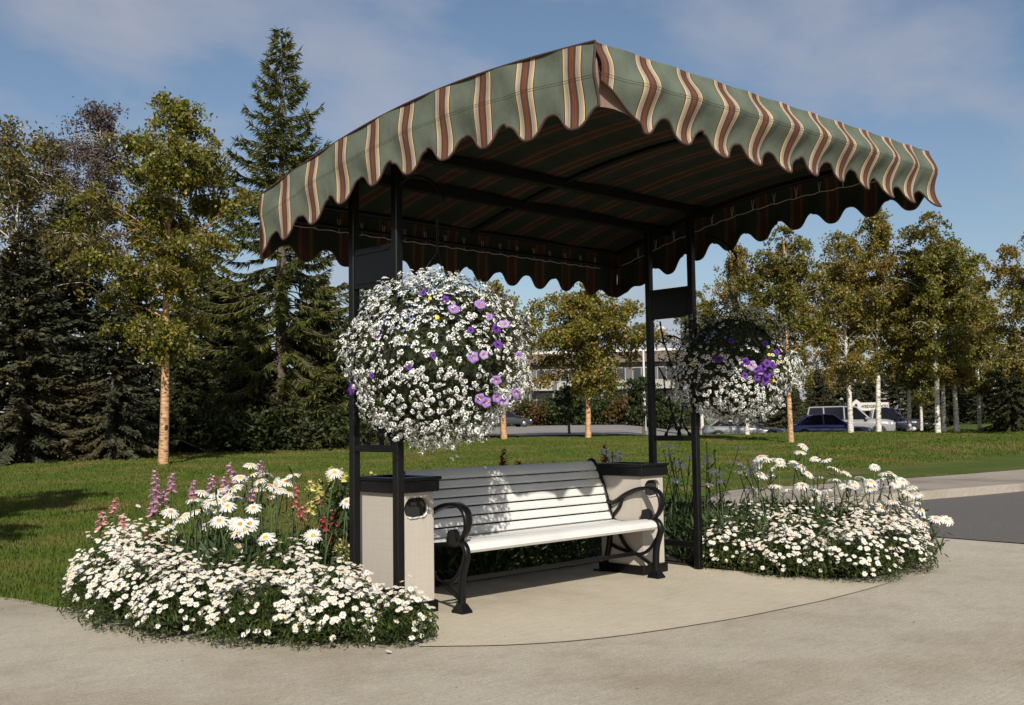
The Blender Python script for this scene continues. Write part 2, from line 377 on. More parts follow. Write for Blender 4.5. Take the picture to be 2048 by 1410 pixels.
bj = MB()
for a, c in zip(arcs[:-1], arcs[1:]):
    a = np.array(a[:2]); c = np.array(c[:2]); n_ = np.array([-(c-a)[1], (c-a)[0]]); n_ = n_/np.linalg.norm(n_)*(.0025+.0025*random.random())
    bj.add([(*(a-n_), .0064), (*(c-n_), .0064), (*(c+n_), .0064), (*(a+n_), .0064)], [(0, 1, 2, 3)])
tag(bj.build('pavement_joint', simple('joint_dirt', (.25, .20, .145), .95, .4, 30)), kind='structure')
# street, kerb and raised sidewalk
kl = [(6.15, 1.75), (7.2, 2.25), (8.6, 2.25), (10.73, 1.86), (13.1, 1.45), (18, .9), (30, .2), (60, -1), (120, -3)]
kl = [tuple(p[:2]) for p in spline([(a, c, 0) for a, c in kl], 6)]
sheet('road', [([(6.1, -14), (150, -40)]+[(p[0], p[1]) for p in kl[::-1]], .004)], M_asph)
bk = MB(); bs = MB()
prof = [(0, .0), (.02, .10), (.06, .125), (.18, .13)]
def offs(i, o):
    a = np.array(kl[max(i-1, 0)]); c = np.array(kl[min(i+1, len(kl)-1)]); t = (c-a)/np.linalg.norm(c-a); n_ = np.array([-t[1], t[0]]); return np.array(kl[i])+n_*o
rings = []
for i in range(len(kl)):
    rise = min(1, max(0.05, (kl[i][0]-6.1)/2.2)); rings.append([(*offs(i, o), z*rise+.004) for o, z in prof])
for a, c in zip(rings[:-1], rings[1:]):
    for j in range(3): bk.add([a[j], c[j], c[j+1], a[j+1]], [(0, 1, 2, 3)])
tag(bk.build('kerb', M_walk), kind='structure')
for i in range(len(kl)-1):
    r0 = min(1, max(.05, (kl[i][0]-6.1)/2.2)); r1 = min(1, max(.05, (kl[i+1][0]-6.1)/2.2))
    w0 = 2.2 if kl[i][0] > 9 else .3+1.9*max(0, (kl[i][0]-6.1)/2.9); w1 = 2.2 if kl[i+1][0] > 9 else .3+1.9*max(0, (kl[i+1][0]-6.1)/2.9)
    bs.add([(*offs(i, .18), .13*r0+.006), (*offs(i+1, .18), .13*r1+.006), (*offs(i+1, w1), .13*r1+.006), (*offs(i, w0), .13*r0+.006)], [(0, 1, 2, 3)])
tag(bs.build('sidewalk', M_walk), kind='structure')
lb = MB()     # turf strip rising to the back of the raised sidewalk
for i in range(len(kl)-1):
    q = []
    for k, o in ((i, 0), (i+1, 0), (i+1, 1), (i, 1)):
        r0 = min(1, max(.05, (kl[k][0]-6.1)/2.2)); w0 = 2.2 if kl[k][0] > 9 else .3+1.9*max(0, (kl[k][0]-6.1)/2.9)
        p = offs(k, w0-.02 if o == 0 else w0+4.2); z = .13*r0+.012 if o == 0 else float(terrain(p[0], p[1]))-.03
        q.append((p[0], p[1], z))
    lb.add(q, [(0, 1, 2, 3)], 0, True)
tag(lb.build('lawn_bank', M_lawn), kind='structure')

# ------------------------------------------------------------------ canopy frame (turned a little against the bench)
ANG = math.radians(2.1742)
def W(x, y, z=0): return np.array([x*math.cos(ANG)-y*math.sin(ANG), x*math.sin(ANG)+y*math.cos(ANG), z])
X1, X2, Y1, Y2 = -.881, 2.966, -1.985, 1.0
_py = np.array([-1.985, -1.76, -1.448, -1.137, -.833, -.518, -.203, .115, .418, .728, 1.0]); _pz = np.array([3.072, 3.09, 3.11, 3.118, 3.113, 3.10, 3.069, 3.022, 2.962, 2.905, 2.838])
PC = np.polyfit(_py, _pz, 4)
def zroof(x, y):
    t = (x-X1)/(X2-X1); s = (y-Y1)/(Y2-Y1)
    return np.polyval(PC, y)+t*(.166*(1-s)+.028*s)
def cloth(name, Pf, us, vs, uvf, parent, mats=None):
    """grid cloth with a stripe uv map"""
    nu, nv = len(us), len(vs); V = []; UV = []
    for u in us:
        for v in vs: V.append(Pf(u, v)); UV.append(uvf(u, v))
    idx = np.arange(nu*nv).reshape(nu, nv); F = np.stack([idx[:-1, :-1], idx[1:, :-1], idx[1:, 1:], idx[:-1, 1:]], -1).reshape(-1, 4)
    me = npmesh(name, V, F, mats or M_fabric, smooth=True)
    ul = me.uv_layers.new(name='stripe'); UV = np.asarray(UV, np.float32)
    li = np.empty(len(me.loops), np.int32); me.loops.foreach_get('vertex_index', li); ul.data.foreach_set('uv', UV[li].ravel())
    return obj(name, me, parent)
can = thing('striped_canopy', 'green and brown striped fabric canopy with scalloped valance on black posts over the bench', 'canopy', (0, 0, 0), ANG)
PX, PYL = .3465, .3195
cx0 = -.514; cy0 = -1.84
def sag(x, y):
    return -.022*(1-math.cos(2*PI*(x-X1)/((X2-X1)/3)))*.5 + .004*math.sin(9*x+3*y)
cloth('canopy_cover', lambda x, y: (x, y, float(zroof(x, y))+sag(x, y)), np.linspace(X1, X2, 60), np.linspace(Y1, Y2, 40), lambda x, y: ((x-cx0)/PX, 2.0), can)
cloth('canopy_shade_sheet', lambda x, y: (x, y, float(zroof(x, y))+sag(x, y)-.006), np.linspace(X1+.004, X2-.004, 60), np.linspace(Y1+.004, Y2-.004, 40), lambda x, y: ((x-cx0)/PX, 2.0), can, M_fabric_shade)  # extra dark sheet under the roof, its colour stands in for shade
def scal(ph):
    q = .5-.5*math.cos(2*PI*ph); return q*.35+.65*q*q*(3-2*q)       # 0 on a stripe, 1 between stripes
VS = np.linspace(0, 1, 15)
def lobe(u, seed): 
    k = math.floor(u+.5); r = random.Random(k*13+seed); return r.uniform(-.012, .012)
def prof_front(v, bl):
    # out over the edge bar, in below the seam, out again at the hem
    if v < .165: t = v/.165; return bl*(t*t*(3-2*t))
    t = min(1, (v-.165)/.29); return bl*(1-1.25*math.sin(PI*t*.75)**1.3+.35*t*t)
def front(x, t):
    u = (x-cx0)/PX; d = .415-.105*scal(u)+lobe(u, 1)+.012*math.sin(3*x)
    f = (x-X1)/(X2-X1); bl = .03+.06*math.sin(PI*min(1, f*.88+.02))**.8
    if x < cx0-.02: d = min(d, .20+.42*(x-X1))            # corner where the cloth is folded up
    v = t*d; o = prof_front(v, bl)+.006*math.cos(2*PI*u)*t+.006*math.sin(17*x+8*t)
    flare = .10*max(0, (f-.955)/.045)*t*t
    return (x+flare*.8, Y1-.004-o-flare*.3, float(zroof(x, Y1))-v)
def vdepth(P, top): return top-P[2]
def val(name, fn, us, uf):
    return cloth(name, fn, us, VS, lambda u, t: (uf(u), zt(fn, u)-fn(u, t)[2]), can)
def zt(fn, u): return fn(u, 0)[2]
def left(y, t):
    u = (y-cy0)/PYL; d = .405-.10*scal(u)+lobe(u, 2)+.008*math.sin(4*y)
    v = t*d; bl = .015; o = prof_front(v, bl)+.004*math.cos(2*PI*u)*t+.006*math.sin(13*y+6*t)
    e = max(0, (y-.86)/.14)
    return (X1-.004+.012*t-o+.03*e*t*t*0, y, float(zroof(X1, y))-v)
def rear(x, t):
    u = (x-cx0)/PX; d = .43-.10*scal(u)*min(1, max(0, (X2-x-.12)/.2))+lobe(u, 3)
    x = X2+.03 if x > X2-.001 else x; v = t*d; return (x, Y2+.004+.02*t+.012*math.cos(2*PI*u)*t+.015*math.sin(PI*t), float(zroof(x, Y2))-v)
def right(y, t):
    u = (y-cy0)/PYL; c_ = min(1, max(0, (Y2-y-.12)/.2)); d = .43-.10*scal(u)*c_+lobe(u, 4)*c_
    if y > Y2-.001: y = Y2+.03
    v = t*d; return (X2+.004+.03*math.sin(PI*t)+.012*math.cos(2*PI*u)*t, y, float(zroof(X2, y))-v)
NU = 280
usx = np.linspace(X1, X2, NU); usy = np.linspace(Y1, Y2, NU)
for nm, fn, us, uf in (('front_valance', front, usx, lambda x: (x-cx0)/PX), ('end_valance', left, usy, lambda y: (y-cy0)/PYL),
                       ('rear_valance', rear, usx, lambda x: (x-cx0)/PX), ('end_valance', right, usy, lambda y: (y-cy0)/PYL)):
    vo = val(nm, fn, us, uf)
    inw = {'front_valance': (0, .006), 'rear_valance': (0, -.006)}.get(nm, (.006 if fn is left else -.006, 0))
    gn = lambda u, t, fn=fn, inw=inw: (fn(u, t)[0]+inw[0], fn(u, t)[1]+inw[1], fn(u, t)[2])
    lo = cloth('shade_sheet', gn, us, VS, lambda u, t: (uf(u), 2.0), can, M_fabric_shade); lo.parent = vo  # added inner sheet, the shade inside the valance painted as darker stripes
    pb = MB(); pb.tube([fn(u, 1) for u in us], .0065, 6)
    pb.build('hem_binding', M_trim, vo)
def bind(pts):
    q = MB(); q.tube(pts, .007, 6); q.build('edge_binding', M_trim, can)
class _B:
    def tube(s, pts, r, n): bind(pts)
pb = _B()
pb.tube([front(X1, t) for t in VS], .007, 6); pb.tube([left(Y1, t) for t in VS], .007, 6)
pb.tube([(X2, y, float(zroof(X2, y))) for y in np.linspace(Y1, Y2, 20)], .006, 6)
pb.tube([left(Y2, t) for t in VS], .007, 6); pb.tube([front(X2, t) for t in VS], .007, 6)
pb.tube([(X1-.004, y, float(zroof(X1, y))+.003) for y in np.linspace(Y1, Y2, 30)], .007, 6)
# brown lining flap at the near corner
fl = [left(Y1, t) for t in np.linspace(.12, 1, 6)]; fr = [front(X1+.005+.31*k/5, 1) for k in range(6)]
V = []; F = []
for i in range(6):
    for j in range(6):
        a = np.array(fl[i]); c = np.array(fr[i]); V.append(a*(1-j/5)+c*(j/5)+np.array([.012, .012, .018*math.sin(PI*j/5)*i/5]))
idx = np.arange(36).reshape(6, 6); F = np.stack([idx[:-1, :-1], idx[1:, :-1], idx[1:, 1:], idx[:-1, 1:]], -1).reshape(-1, 4)
obj('corner_flap', npmesh('corner_flap', V, F, M_gusset, smooth=True), can)
# steel frame
PXA, PXB, PYA, PYB = -.561, 2.6475, -.06, .392
posts = [(PXA, PYA), (PXA, PYB), (PXB, PYA), (PXB, PYB)]
for x, y in posts:
    MB().box((x-.028, y-.028, 0), (x+.028, y+.028, float(zroof(x, y))-.03), 0, .006).build('post', M_black, can)
for y in (PYA, PYB):
    p = MB(); 
    for k in range(12):
        xa = X1+.02+(X2-X1-.04)*k/12; xb = X1+.02+(X2-X1-.04)*(k+1)/12
        za, zb = float(zroof(xa, y))-.035, float(zroof(xb, y))-.035
        p.add([(xa, y-.03, za-.06), (xb, y-.03, zb-.06), (xb, y+.03, zb-.06), (xa, y+.03, za-.06), (xa, y-.03, za), (xb, y-.03, zb), (xb, y+.03, zb), (xa, y+.03, za)],
              [(0, 3, 2, 1), (4, 5, 6, 7), (0, 1, 5, 4), (2, 3, 7, 6)])
    p.build('purlin', M_blackmat, can)
for x in (X1+.025, X2-.03, (PXA+PXB)/2):
    MB().tube([(x, y, float(zroof(x, y))-.045) for y in np.linspace(Y1+.03, Y2-.03, 14)], .02, 8).build('curved_rafter', M_blackmat, can)
for y in (Y1+.025, Y2-.03):
    MB().tube([(x, y, float(zroof(x, y))-.17) for x in (X1+.03, X2-.03)], .018, 8).build('edge_rail', M_blackmat, can)
    MB().tube([(x, y, float(zroof(x, y))-.04) for x in (X1+.03, X2-.03)], .018, 8).build('edge_rail', M_blackmat, can)
for px in (PXA, PXB):
    for z, h in ((1.10, .045), (.205, .05)):
        MB().box((px-.02, PYA+.027, z-h/2), (px+.02, PYB-.027, z+h/2), 0, .004).build('crossbar', M_black, can)
    hp = MB(); hp.box((px-.02, PYA+.027, 2.14), (px+.02, PYB-.027, 2.40), 0, .004)
    hp.box((px-.027, PYA+.05, 2.165), (px+.027, PYB-.05, 2.18), 0); hp.box((px-.027, PYA+.05, 2.36), (px+.027, PYB-.05, 2.375), 0)
    hp.build('header_panel', M_black, can)
    # wrought iron vine with leaves between the posts
    vb = MB()
    def leafb(c, d, l=.075, w_=.034):
        c = np.array(c, float); d = np.array(d, float)/np.linalg.norm(d); n_ = np.array([0, -d[2], d[1]])
        pts = [c, c+d*l*.35+n_*w_/2, c+d*l*.7+n_*w_*.32, c+d*l, c+d*l*.7-n_*w_*.32, c+d*l*.35-n_*w_/2]
        vb.loft([[p+np.array([-.004, 0, 0]) for p in pts], [p+np.array([.004, 0, 0]) for p in pts]])
    stems = [[(.33, 2.12), (.30, 1.95), (.24, 1.80), (.21, 1.62), (.25, 1.45), (.22, 1.30)],
             [(.05, 2.1), (.09, 1.92), (.17, 1.80), (.15, 1.60), (.10, 1.45), (.13, 1.28)],
             [(.36, 1.80), (.29, 1.77), (.22, 1.72), (.20, 1.66)], [(.36, 1.72), (.31, 1.64), (.30, 1.55)],
             [(.22, 1.30), (.25, 1.22), (.28, 1.16)], [(.22, 1.30), (.19, 1.22), (.17, 1.18)], [(.13, 1.28), (.10, 1.2), (.07, 1.16)], [(.13, 1.28), (.14, 1.2), (.15, 1.17)],
             [(.25, 1.45), (.30, 1.40), (.34, 1.42)], [(.10, 1.45), (.06, 1.38), (.02, 1.36)], [(.0, 1.66), (.06, 1.62), (.11, 1.55)], [(.36, 1.95), (.28, 1.93), (.2, 1.98), (.12, 1.95)]]
    for st in stems:
        vb.tube([(px, PYA+.02+a, z) for a, z in spline([(a, z, 0) for a, z in st], 5) for z in [z]] if False else [(px, p[0]+PYA+.01, p[1]) for p in spline([(a, z, 0) for a, z in st], 5)], .0075, 6)
        a, z = st[-1]; a0, z0 = st[-2]; leafb((px, a+PYA+.01, z), (0, a-a0, z-z0))
        a, z = st[len(st)//2]; leafb((px, a+PYA+.01, z), (0, random.uniform(-1, 1), random.uniform(-1, .3)), .06, .03)
    vb.build('wrought_iron_vine', M_blackmat, can)
    # hook arm that carries a basket
    ab = MB(); ab.tube(spline([(px, PYA-.01, 2.76), (px, PYA-.16, 2.79), (px, PYA-.32, 2.74), (px, PYA-.42, 2.64), (px, PYA-.45, 2.58), (px, PYA-.42, 2.55)], 5), .009, 6)
    ab.build('basket_arm', M_blackmat, can)
# lacing wire and ties behind the rear and right valances
lw = MB()
lw.tube([(x, Y2-.035, float(zroof(x, Y2))-.195-.006*math.sin(40*x)) for x in np.linspace(X1+.15, X2-.30, 60)], .0035, 5)
lw.tube([(X2-.035, y, float(zroof(X2, y))-.175-.006*math.sin(40*y)) for y in np.linspace(Y2-.08, Y1+.2, 50)], .0035, 5)
for x in np.arange(X1+.2, X2-.30, .205):
    z = float(zroof(x, Y2)); lw.tube([(x, Y2-.035, z-.195), (x+.012, Y2-.03, z-.10)], .0025, 4); lw.tube([(x, Y2-.035, z-.195), (x-.012, Y2-.03, z-.10)], .0025, 4)
for y in np.arange(Y1+.25, Y2-.08, .205):
    z = float(zroof(X2, y)); lw.tube([(X2-.035, y, z-.175), (X2-.03, y+.012, z-.085)], .0025, 4); lw.tube([(X2-.035, y, z-.175), (X2-.03, y-.012, z-.085)], .0025, 4)
lw.build('lacing_wire', M_cord, can)

# ------------------------------------------------------------------ bench
bench = thing('park_bench', 'park bench with pale grey slats and curly black cast iron arms under the canopy', 'bench', (0, 0, .006))
BL = 2.05
prof = spline([(-.030, .385, 0), (-.040, .405, 0), (-.030, .435, 0), (.01, .455, 0), (.08, .458, 0), (.20, .445, 0), (.31, .432, 0), (.40, .432, 0), (.445, .452, 0), (.47, .50, 0), (.50, .60, 0), (.535, .70, 0), (.575, .79, 0), (.605, .855, 0), (.635, .90, 0), (.67, .915, 0), (.70, .90, 0)], 10)
prof = np.array(prof)[:, :2]; seg = np.r_[0, np.cumsum(np.linalg.norm(np.diff(prof, axis=0), axis=1))]
def along(s): return np.array([np.interp(s, seg, prof[:, 0]), np.interp(s, seg, prof[:, 1])])
seat_end = float(np.interp(.435, prof[:90, 0], seg[:90])); tot = seg[-1]
def slats(mb, a, c, n, gap):
    wd = (c-a-gap*(n-1))/n
    for i in range(n): slat(mb, a+i*(wd+gap), a+i*(wd+gap)+wd)
def slat(mb, s0, s1, th=.02):
    k = 7; rings = []
    top = []; bot = []
    for j in range(k):
        s = s0+(s1-s0)*j/(k-1); p = along(s); t = along(min(tot, s+.004))-along(max(0, s-.004)); t /= np.linalg.norm(t); n_ = np.array([-t[1], t[0]])
        ed = .0035 if j in (0, k-1) else 0
        top.append(p-n_*ed); bot.append(p-n_*(th-ed))
    loop = top+bot[::-1]
    mb.loft([[(x, p[0], p[1]) for p in loop] for x in (.03, BL-.03)])
sm = MB(); slat(sm, 0, .135, .018); slats(sm, .144, seat_end-.01, 4, .009); sm.build('seat', M_white, bench)
bm = MB(); slats(bm, seat_end+.008, tot-.152, 6, .0125); slat(bm, tot-.140, tot, .018); bm.build('backrest', M_white, bench)
def endframe():
    f = MB(); S = lambda pts, n=7: [(0, p[0], p[1]) for p in spline([(a, c, 0) for a, c in pts], n)]
    c = S([(.0, .0), (.0, .06), (.0, .16), (-.012, .25), (-.04, .33), (-.055, .375), (-.048, .42), (-.015, .452), (.03, .448)])
    f.bar(c, .05, np.linspace(.05, .036, len(c)))
    f.loft([[(-.045, -.055, 0), (.045, -.055, 0), (.045, .055, 0), (-.045, .055, 0)], [(-.045, -.055, .012), (.045, -.055, .012), (.045, .055, .012), (-.045, .055, .012)], [(-.025, -.024, .06), (.025, -.024, .06), (.025, .024, .06), (-.025, .024, .06)]])
    c = S([(.03, .450), (.0, .475), (-.045, .52), (-.07, .585), (-.055, .655), (.0, .697), (.08, .705), (.18, .69), (.30, .645), (.38, .60), (.44, .575), (.50, .585), (.515, .63)])
    f.bar(c, np.r_[np.linspace(.04, .075, 30), np.full(20, .075), np.linspace(.075, .04, len(c)-50)], np.r_[np.full(20, .026), np.full(len(c)-20, .030)])
    f.bar(S([(.34, .625), (.36, .56), (.40, .51), (.445, .47)]), .035, .024)                       # curl under the arm
    f.bar(S([(.02, .44), (.10, .44), (.2, .428), (.32, .415), (.42, .418), (.47, .47), (.51, .60), (.55, .71), (.59, .80), (.62, .862), (.65, .905), (.68, .92), (.715, .895)]), .04, .034)
    f.bar(S([(.46, .45), (.48, .36), (.49, .24), (.53, .10), (.59, .0)]), .045, .036)               # rear leg
    f.box((-.04, .54, 0), (.04, .645, .014), 0, .004)
    f.bar(S([(.42, .415), (.38, .33), (.32, .24), (.22, .175), (.12, .185), (.04, .24), (-.012, .31)]), .032, .024)
    f.bar(S([(.49, .235), (.40, .205), (.30, .185), (.20, .172), (.11, .13), (.02, .09)]), .032, .026)
    f.loft([[(-.022, y, .44), (.022, y, .44), (.022, y, h), (-.022, y, h)] for y, h in ((.03, .46), (.045, .52), (.075, .54), (.115, .53), (.13, .46))])   # bolt lug beside the seat
    return f.mesh('end_frame', M_black)
ef = endframe()
for x in (.015, BL-.015):
    o = obj('end_frame', ef, bench); o.location = (x, 0, 0)
MB().box((.03, .20, .158), (BL-.03, .222, .190), 0, .004).build('stretcher', M_black, bench)
MB().box((.03, .44, .395), (BL-.03, .465, .425), 0, .004).build('seat_rail', M_black, bench)

# ------------------------------------------------------------------ litter bins
def woodpanel():
    m, nt, b, o = mat('beige_textured_panel'); v = coords(nt)
    g = noise(nt, coords(nt, (60, 60, 3)), 1, 4, .6); h = noise(nt, coords(nt, (3, 3, 90)), 1, 3)
    c = ramp(nt, g, [(.3, (.385, .352, .305)), (.7, (.42, .385, .335))]); c = mixc(nt, .08, c, ramp(nt, h, [(.3, (.3,)*3), (.7, (.7,)*3)]), 'OVERLAY')
    L(nt, c, b.inputs['Base Color']); b.inputs['Roughness'].default_value = .8; bump(nt, b, g, .35, .004); return m
M_panel = woodpanel()
def bin_(label, x, y, rz):
    t = thing('litter_bin', label, 'litter bin', W(x, y, .006), rz, 'litter bins beside the bench')
    w_, d_, z0, z1 = .29, .43, .075, .80
    # body: three plain sides and a front with a stadium shaped opening
    b = MB(); b.add([(0, d_, z0), (0, 0, z0), (0, 0, z1), (0, d_, z1)], [(0, 1, 2, 3)]); b.add([(w_, 0, z0), (w_, d_, z0), (w_, d_, z1), (w_, 0, z1)], [(0, 1, 2, 3)]); b.add([(w_, d_, z0), (0, d_, z0), (0, d_, z1), (w_, d_, z1)], [(0, 1, 2, 3)])
    c = (.145, .69); hw, hh, n = .106, .070, 40
    hole = []; outer = []
    for k in range(n):
        a = 2*PI*(k+.5)/n; ca, sa = math.cos(a), math.sin(a)
        px = c[0]+(hw-hh)*(1 if ca > 0 else -1)+hh*ca; hole.append((px, c[1]+hh*sa))
        dx = (w_-c[0] if ca > 0 else -c[0]); dzz = (z1-c[1] if sa > 0 else z0-c[1])
        tt = min(dx/ca if abs(ca) > 1e-6 else 9e9, dzz/sa if abs(sa) > 1e-6 else 9e9); outer.append([c[0]+ca*tt, c[1]+sa*tt])
    for cx, cz in ((0, z0), (w_, z0), (0, z1), (w_, z1)):
        i = min(range(n), key=lambda q: (outer[q][0]-cx)**2+(outer[q][1]-cz)**2); outer[i] = [cx, cz]
    V = [(p[0], 0, p[1]) for p in hole]+[(p[0], 0, p[1]) for p in outer]+[(p[0], .035, p[1]) for p in hole]
    b.add(V, [(k, n+k, n+(k+1) % n, (k+1) % n) for k in range(n)]); b.add(V, [(k, (k+1) % n, 2*n+(k+1) % n, 2*n+k) for k in range(n)])
    b.box((-.003, -.003, z0), (.03, -.0005, z1-.09)); 
    b.build('body', M_panel, t)
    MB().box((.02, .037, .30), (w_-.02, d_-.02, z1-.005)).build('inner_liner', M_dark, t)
    g = MB(); pts = spline([(c[0]-.085, -.002, c[1]-.052), (c[0]-.05, -.008, c[1]-.062), (c[0]+.01, -.006, c[1]-.06), (c[0]+.06, -.008, c[1]-.052), (c[0]+.088, -.002, c[1]-.02), (c[0]+.085, 0, c[1]+.02)], 6)
    g.tube(pts, [.004+.005*random.random() for _ in pts], 6); g.build('bag_edge', M_bag, t)
    r = MB()
    for a, e in (((-.03, -.03), (w_+.03, .0)), ((-.03, d_), (w_+.03, d_+.03)), ((-.03, 0), (0, d_)), ((w_, 0), (w_+.03, d_))):
        r.box((a[0], a[1], z1-.005), (e[0], e[1], z1+.072), 0, .004)
    for a, e in (((-.042, -.042), (w_+.042, .012)), ((-.042, d_-.012), (w_+.042, d_+.042)), ((-.042, .0125), (.012, d_-.0125)), ((w_-.012, .0125), (w_+.042, d_-.0125))):
        r.box((a[0], a[1], z1+.0725), (e[0], e[1], z1+.095), 0, .004)
    r.build('rim', M_black, t)
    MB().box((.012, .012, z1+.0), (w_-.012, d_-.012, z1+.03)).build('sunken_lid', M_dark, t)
    MB().box((-.022, -.022, 0), (w_+.022, d_+.022, z0), 0, .006).build('plinth', M_black, t)
    return t
bin_('beige panelled litter bin with black rim in front of the left pair of posts', -.355, .185, ANG)
bin_('beige panelled litter bin with black rim behind the right arm of the bench', 2.075, .085, ANG)

# ------------------------------------------------------------------ leaf and flower meshes
def rand_dirs(n, r=rng):
    v = r.normal(size=(n, 3)); return v/np.linalg.norm(v, axis=1, keepdims=True)
def leaf_quads(C, T, Nn, Ls, Ws):
    """diamond leaves: centre C, long axis T, normal Nn"""
    Nn = Nn-T*np.sum(Nn*T, 1, keepdims=True); Nn /= np.linalg.norm(Nn, axis=1, keepdims=True)+1e-9
    B = np.cross(T, Nn); Ls = np.broadcast_to(np.asarray(Ls, float), (len(C),))[:, None]; Ws = np.broadcast_to(np.asarray(Ws, float), (len(C),))[:, None]
    V = np.stack([C-T*Ls/2, C+B*Ws/2-T*Ls*.05, C+T*Ls/2, C-B*Ws/2-T*Ls*.05], 1).reshape(-1, 3)
    return V, np.arange(len(V)).reshape(-1, 4)
def daisy(name, R, n, wd, eye_r, cup, mats, seed, bend=.25):
    r = random.Random(seed); b = MB()
    for k in range(n):
        a = 2*PI*(k+r.uniform(-.22, .22))/n; ln = R*r.uniform(.86, 1.06); w_ = wd*r.uniform(.85, 1.1); d = np.array([math.cos(a), math.sin(a), 0]); q = np.array([-d[1], d[0], 0])
        z1 = cup*ln*r.uniform(.5, 1.3); z2 = z1-bend*ln*r.uniform(.3, 1.2)
        p0 = d*eye_r*.7; p1 = d*ln*.6+np.array([0, 0, z1]); p2 = d*ln*.93+np.array([0, 0, z2]); p3 = d*ln+np.array([0, 0, z2*1.05])
        tw = q*w_/2
        b.add([p0-tw*.5, p0+tw*.5, p1+tw, p1-tw], [(0, 1, 2, 3)]); b.add([p1-tw, p1+tw, p2+tw*.75, p3+tw*.1, p2-tw*.75], [(0, 1, 2, 3, 4)])
    b.lathe([(eye_r, -.001), (eye_r*.95, eye_r*.3), (eye_r*.6, eye_r*.55), (.0004, eye_r*.6)], 8, 1)
    return b.mesh(name, mats)
low_fl = [daisy('flower', .0192, 12, .0074, .0058, .06, [M_petal, M_eye], k, .15) for k in range(5)]
sh_fl = [daisy('flower', .068, 21, .0128, .0165, .08, [M_petal, M_eye if k % 2 else M_eye2], 20+k, .35) for k in range(6)]
def cluster(seed):
    r = random.Random(seed); b = MB()
    for ring, (n, rad, tilt) in enumerate(((8, .0125, .55), (4, .0065, .25))):
        for k in range(n):
            a = 2*PI*(k+r.uniform(-.3, .3))/n; d = np.array([math.cos(a), math.sin(a), 0]); q = np.array([-d[1], d[0], 0]); c = d*rad*r.uniform(.9, 1.15)+np.array([0, 0, .004*(1 if ring else 0)+r.uniform(-.001, .002)])
            n2 = d*tilt+np.array([0, 0, 1]); e = np.cross(q, n2); s_ = .0052*r.uniform(.85, 1.15) if ring == 0 else .0038
            b.add([c-e*s_-q*s_*.3, c-q*s_, c+e*s_*1.1, c+q*s_], [(0, 1, 2, 3)], 0 if ring == 0 or k % 2 else 1)
    b.lathe([(.0065, -.004), (.004, .002), (.0003, .003)], 6, 1)
    return b.mesh('blossom', [M_alys, M_green_eye])
clus = [cluster(k) for k in range(5)]
def petunia(name, m1, m2, R=.036):
    b = MB(); n = 20; rings = []
    for rr, z in ((.004, -.02), (.009, -.006), (.020, .001), (R*.85, .002), (R, -.003)):
        rings.append([(rr*(1+.10*math.cos(5*2*PI*k/n) if rr > .015 else 1)*math.cos(2*PI*k/n)*1, rr*(1+.10*math.cos(5*2*PI*k/n) if rr > .015 else rr/rr)*math.sin(2*PI*k/n), z+(.004*math.cos(5*2*PI*k/n+1) if rr > .02 else 0)) for k in range(n)])
    b.loft(rings[:2], 1, False, True); b.loft(rings[1:], 0, False, True); b.tube([(0, 0, -.05), (0, 0, -.02)], .003, 5, 2)
    return b.mesh(name, [m1, m2, M_stem])
def petmat(name, c):
    m, nt, b, o = mat(name); v = coords(nt)
    sp_ = N(nt, 'ShaderNodeTexGradient', gradient_type='SPHERICAL'); L(nt, coords(nt, (26, 26, 26)), sp_.inputs[0])
    cc = ramp(nt, sp_.outputs[0], [(0, c), (.5, c), (1, [k*.45 for k in c])]); L(nt, cc, b.inputs['Base Color']); b.inputs['Roughness'].default_value = .6
    t = nt.nodes.new('ShaderNodeBsdfTranslucent'); L(nt, cc, t.inputs[0]); mx = N(nt, 'ShaderNodeMixShader'); mx.inputs[0].default_value = .25
    L(nt, b.outputs[0], mx.inputs[1]); L(nt, t.outputs[0], mx.inputs[2]); L(nt, mx.outputs[0], o.inputs[0]); return m
pet_lav = petunia('petunia', petmat('lavender_petals', (.30, .175, .50)), M_eye)
pet_pal = petunia('petunia', petmat('pale_lilac_petals', (.40, .29, .56)), M_eye)
pet_pur = petunia('petunia', petmat('deep_purple_petals', (.10, .018, .25)), M_dark)
bid = daisy('bidens', .020, 6, .016, .005, .05, [simple('bright_yellow_petals', (.70, .46, .02), .6), M_eye2], 5, .1)

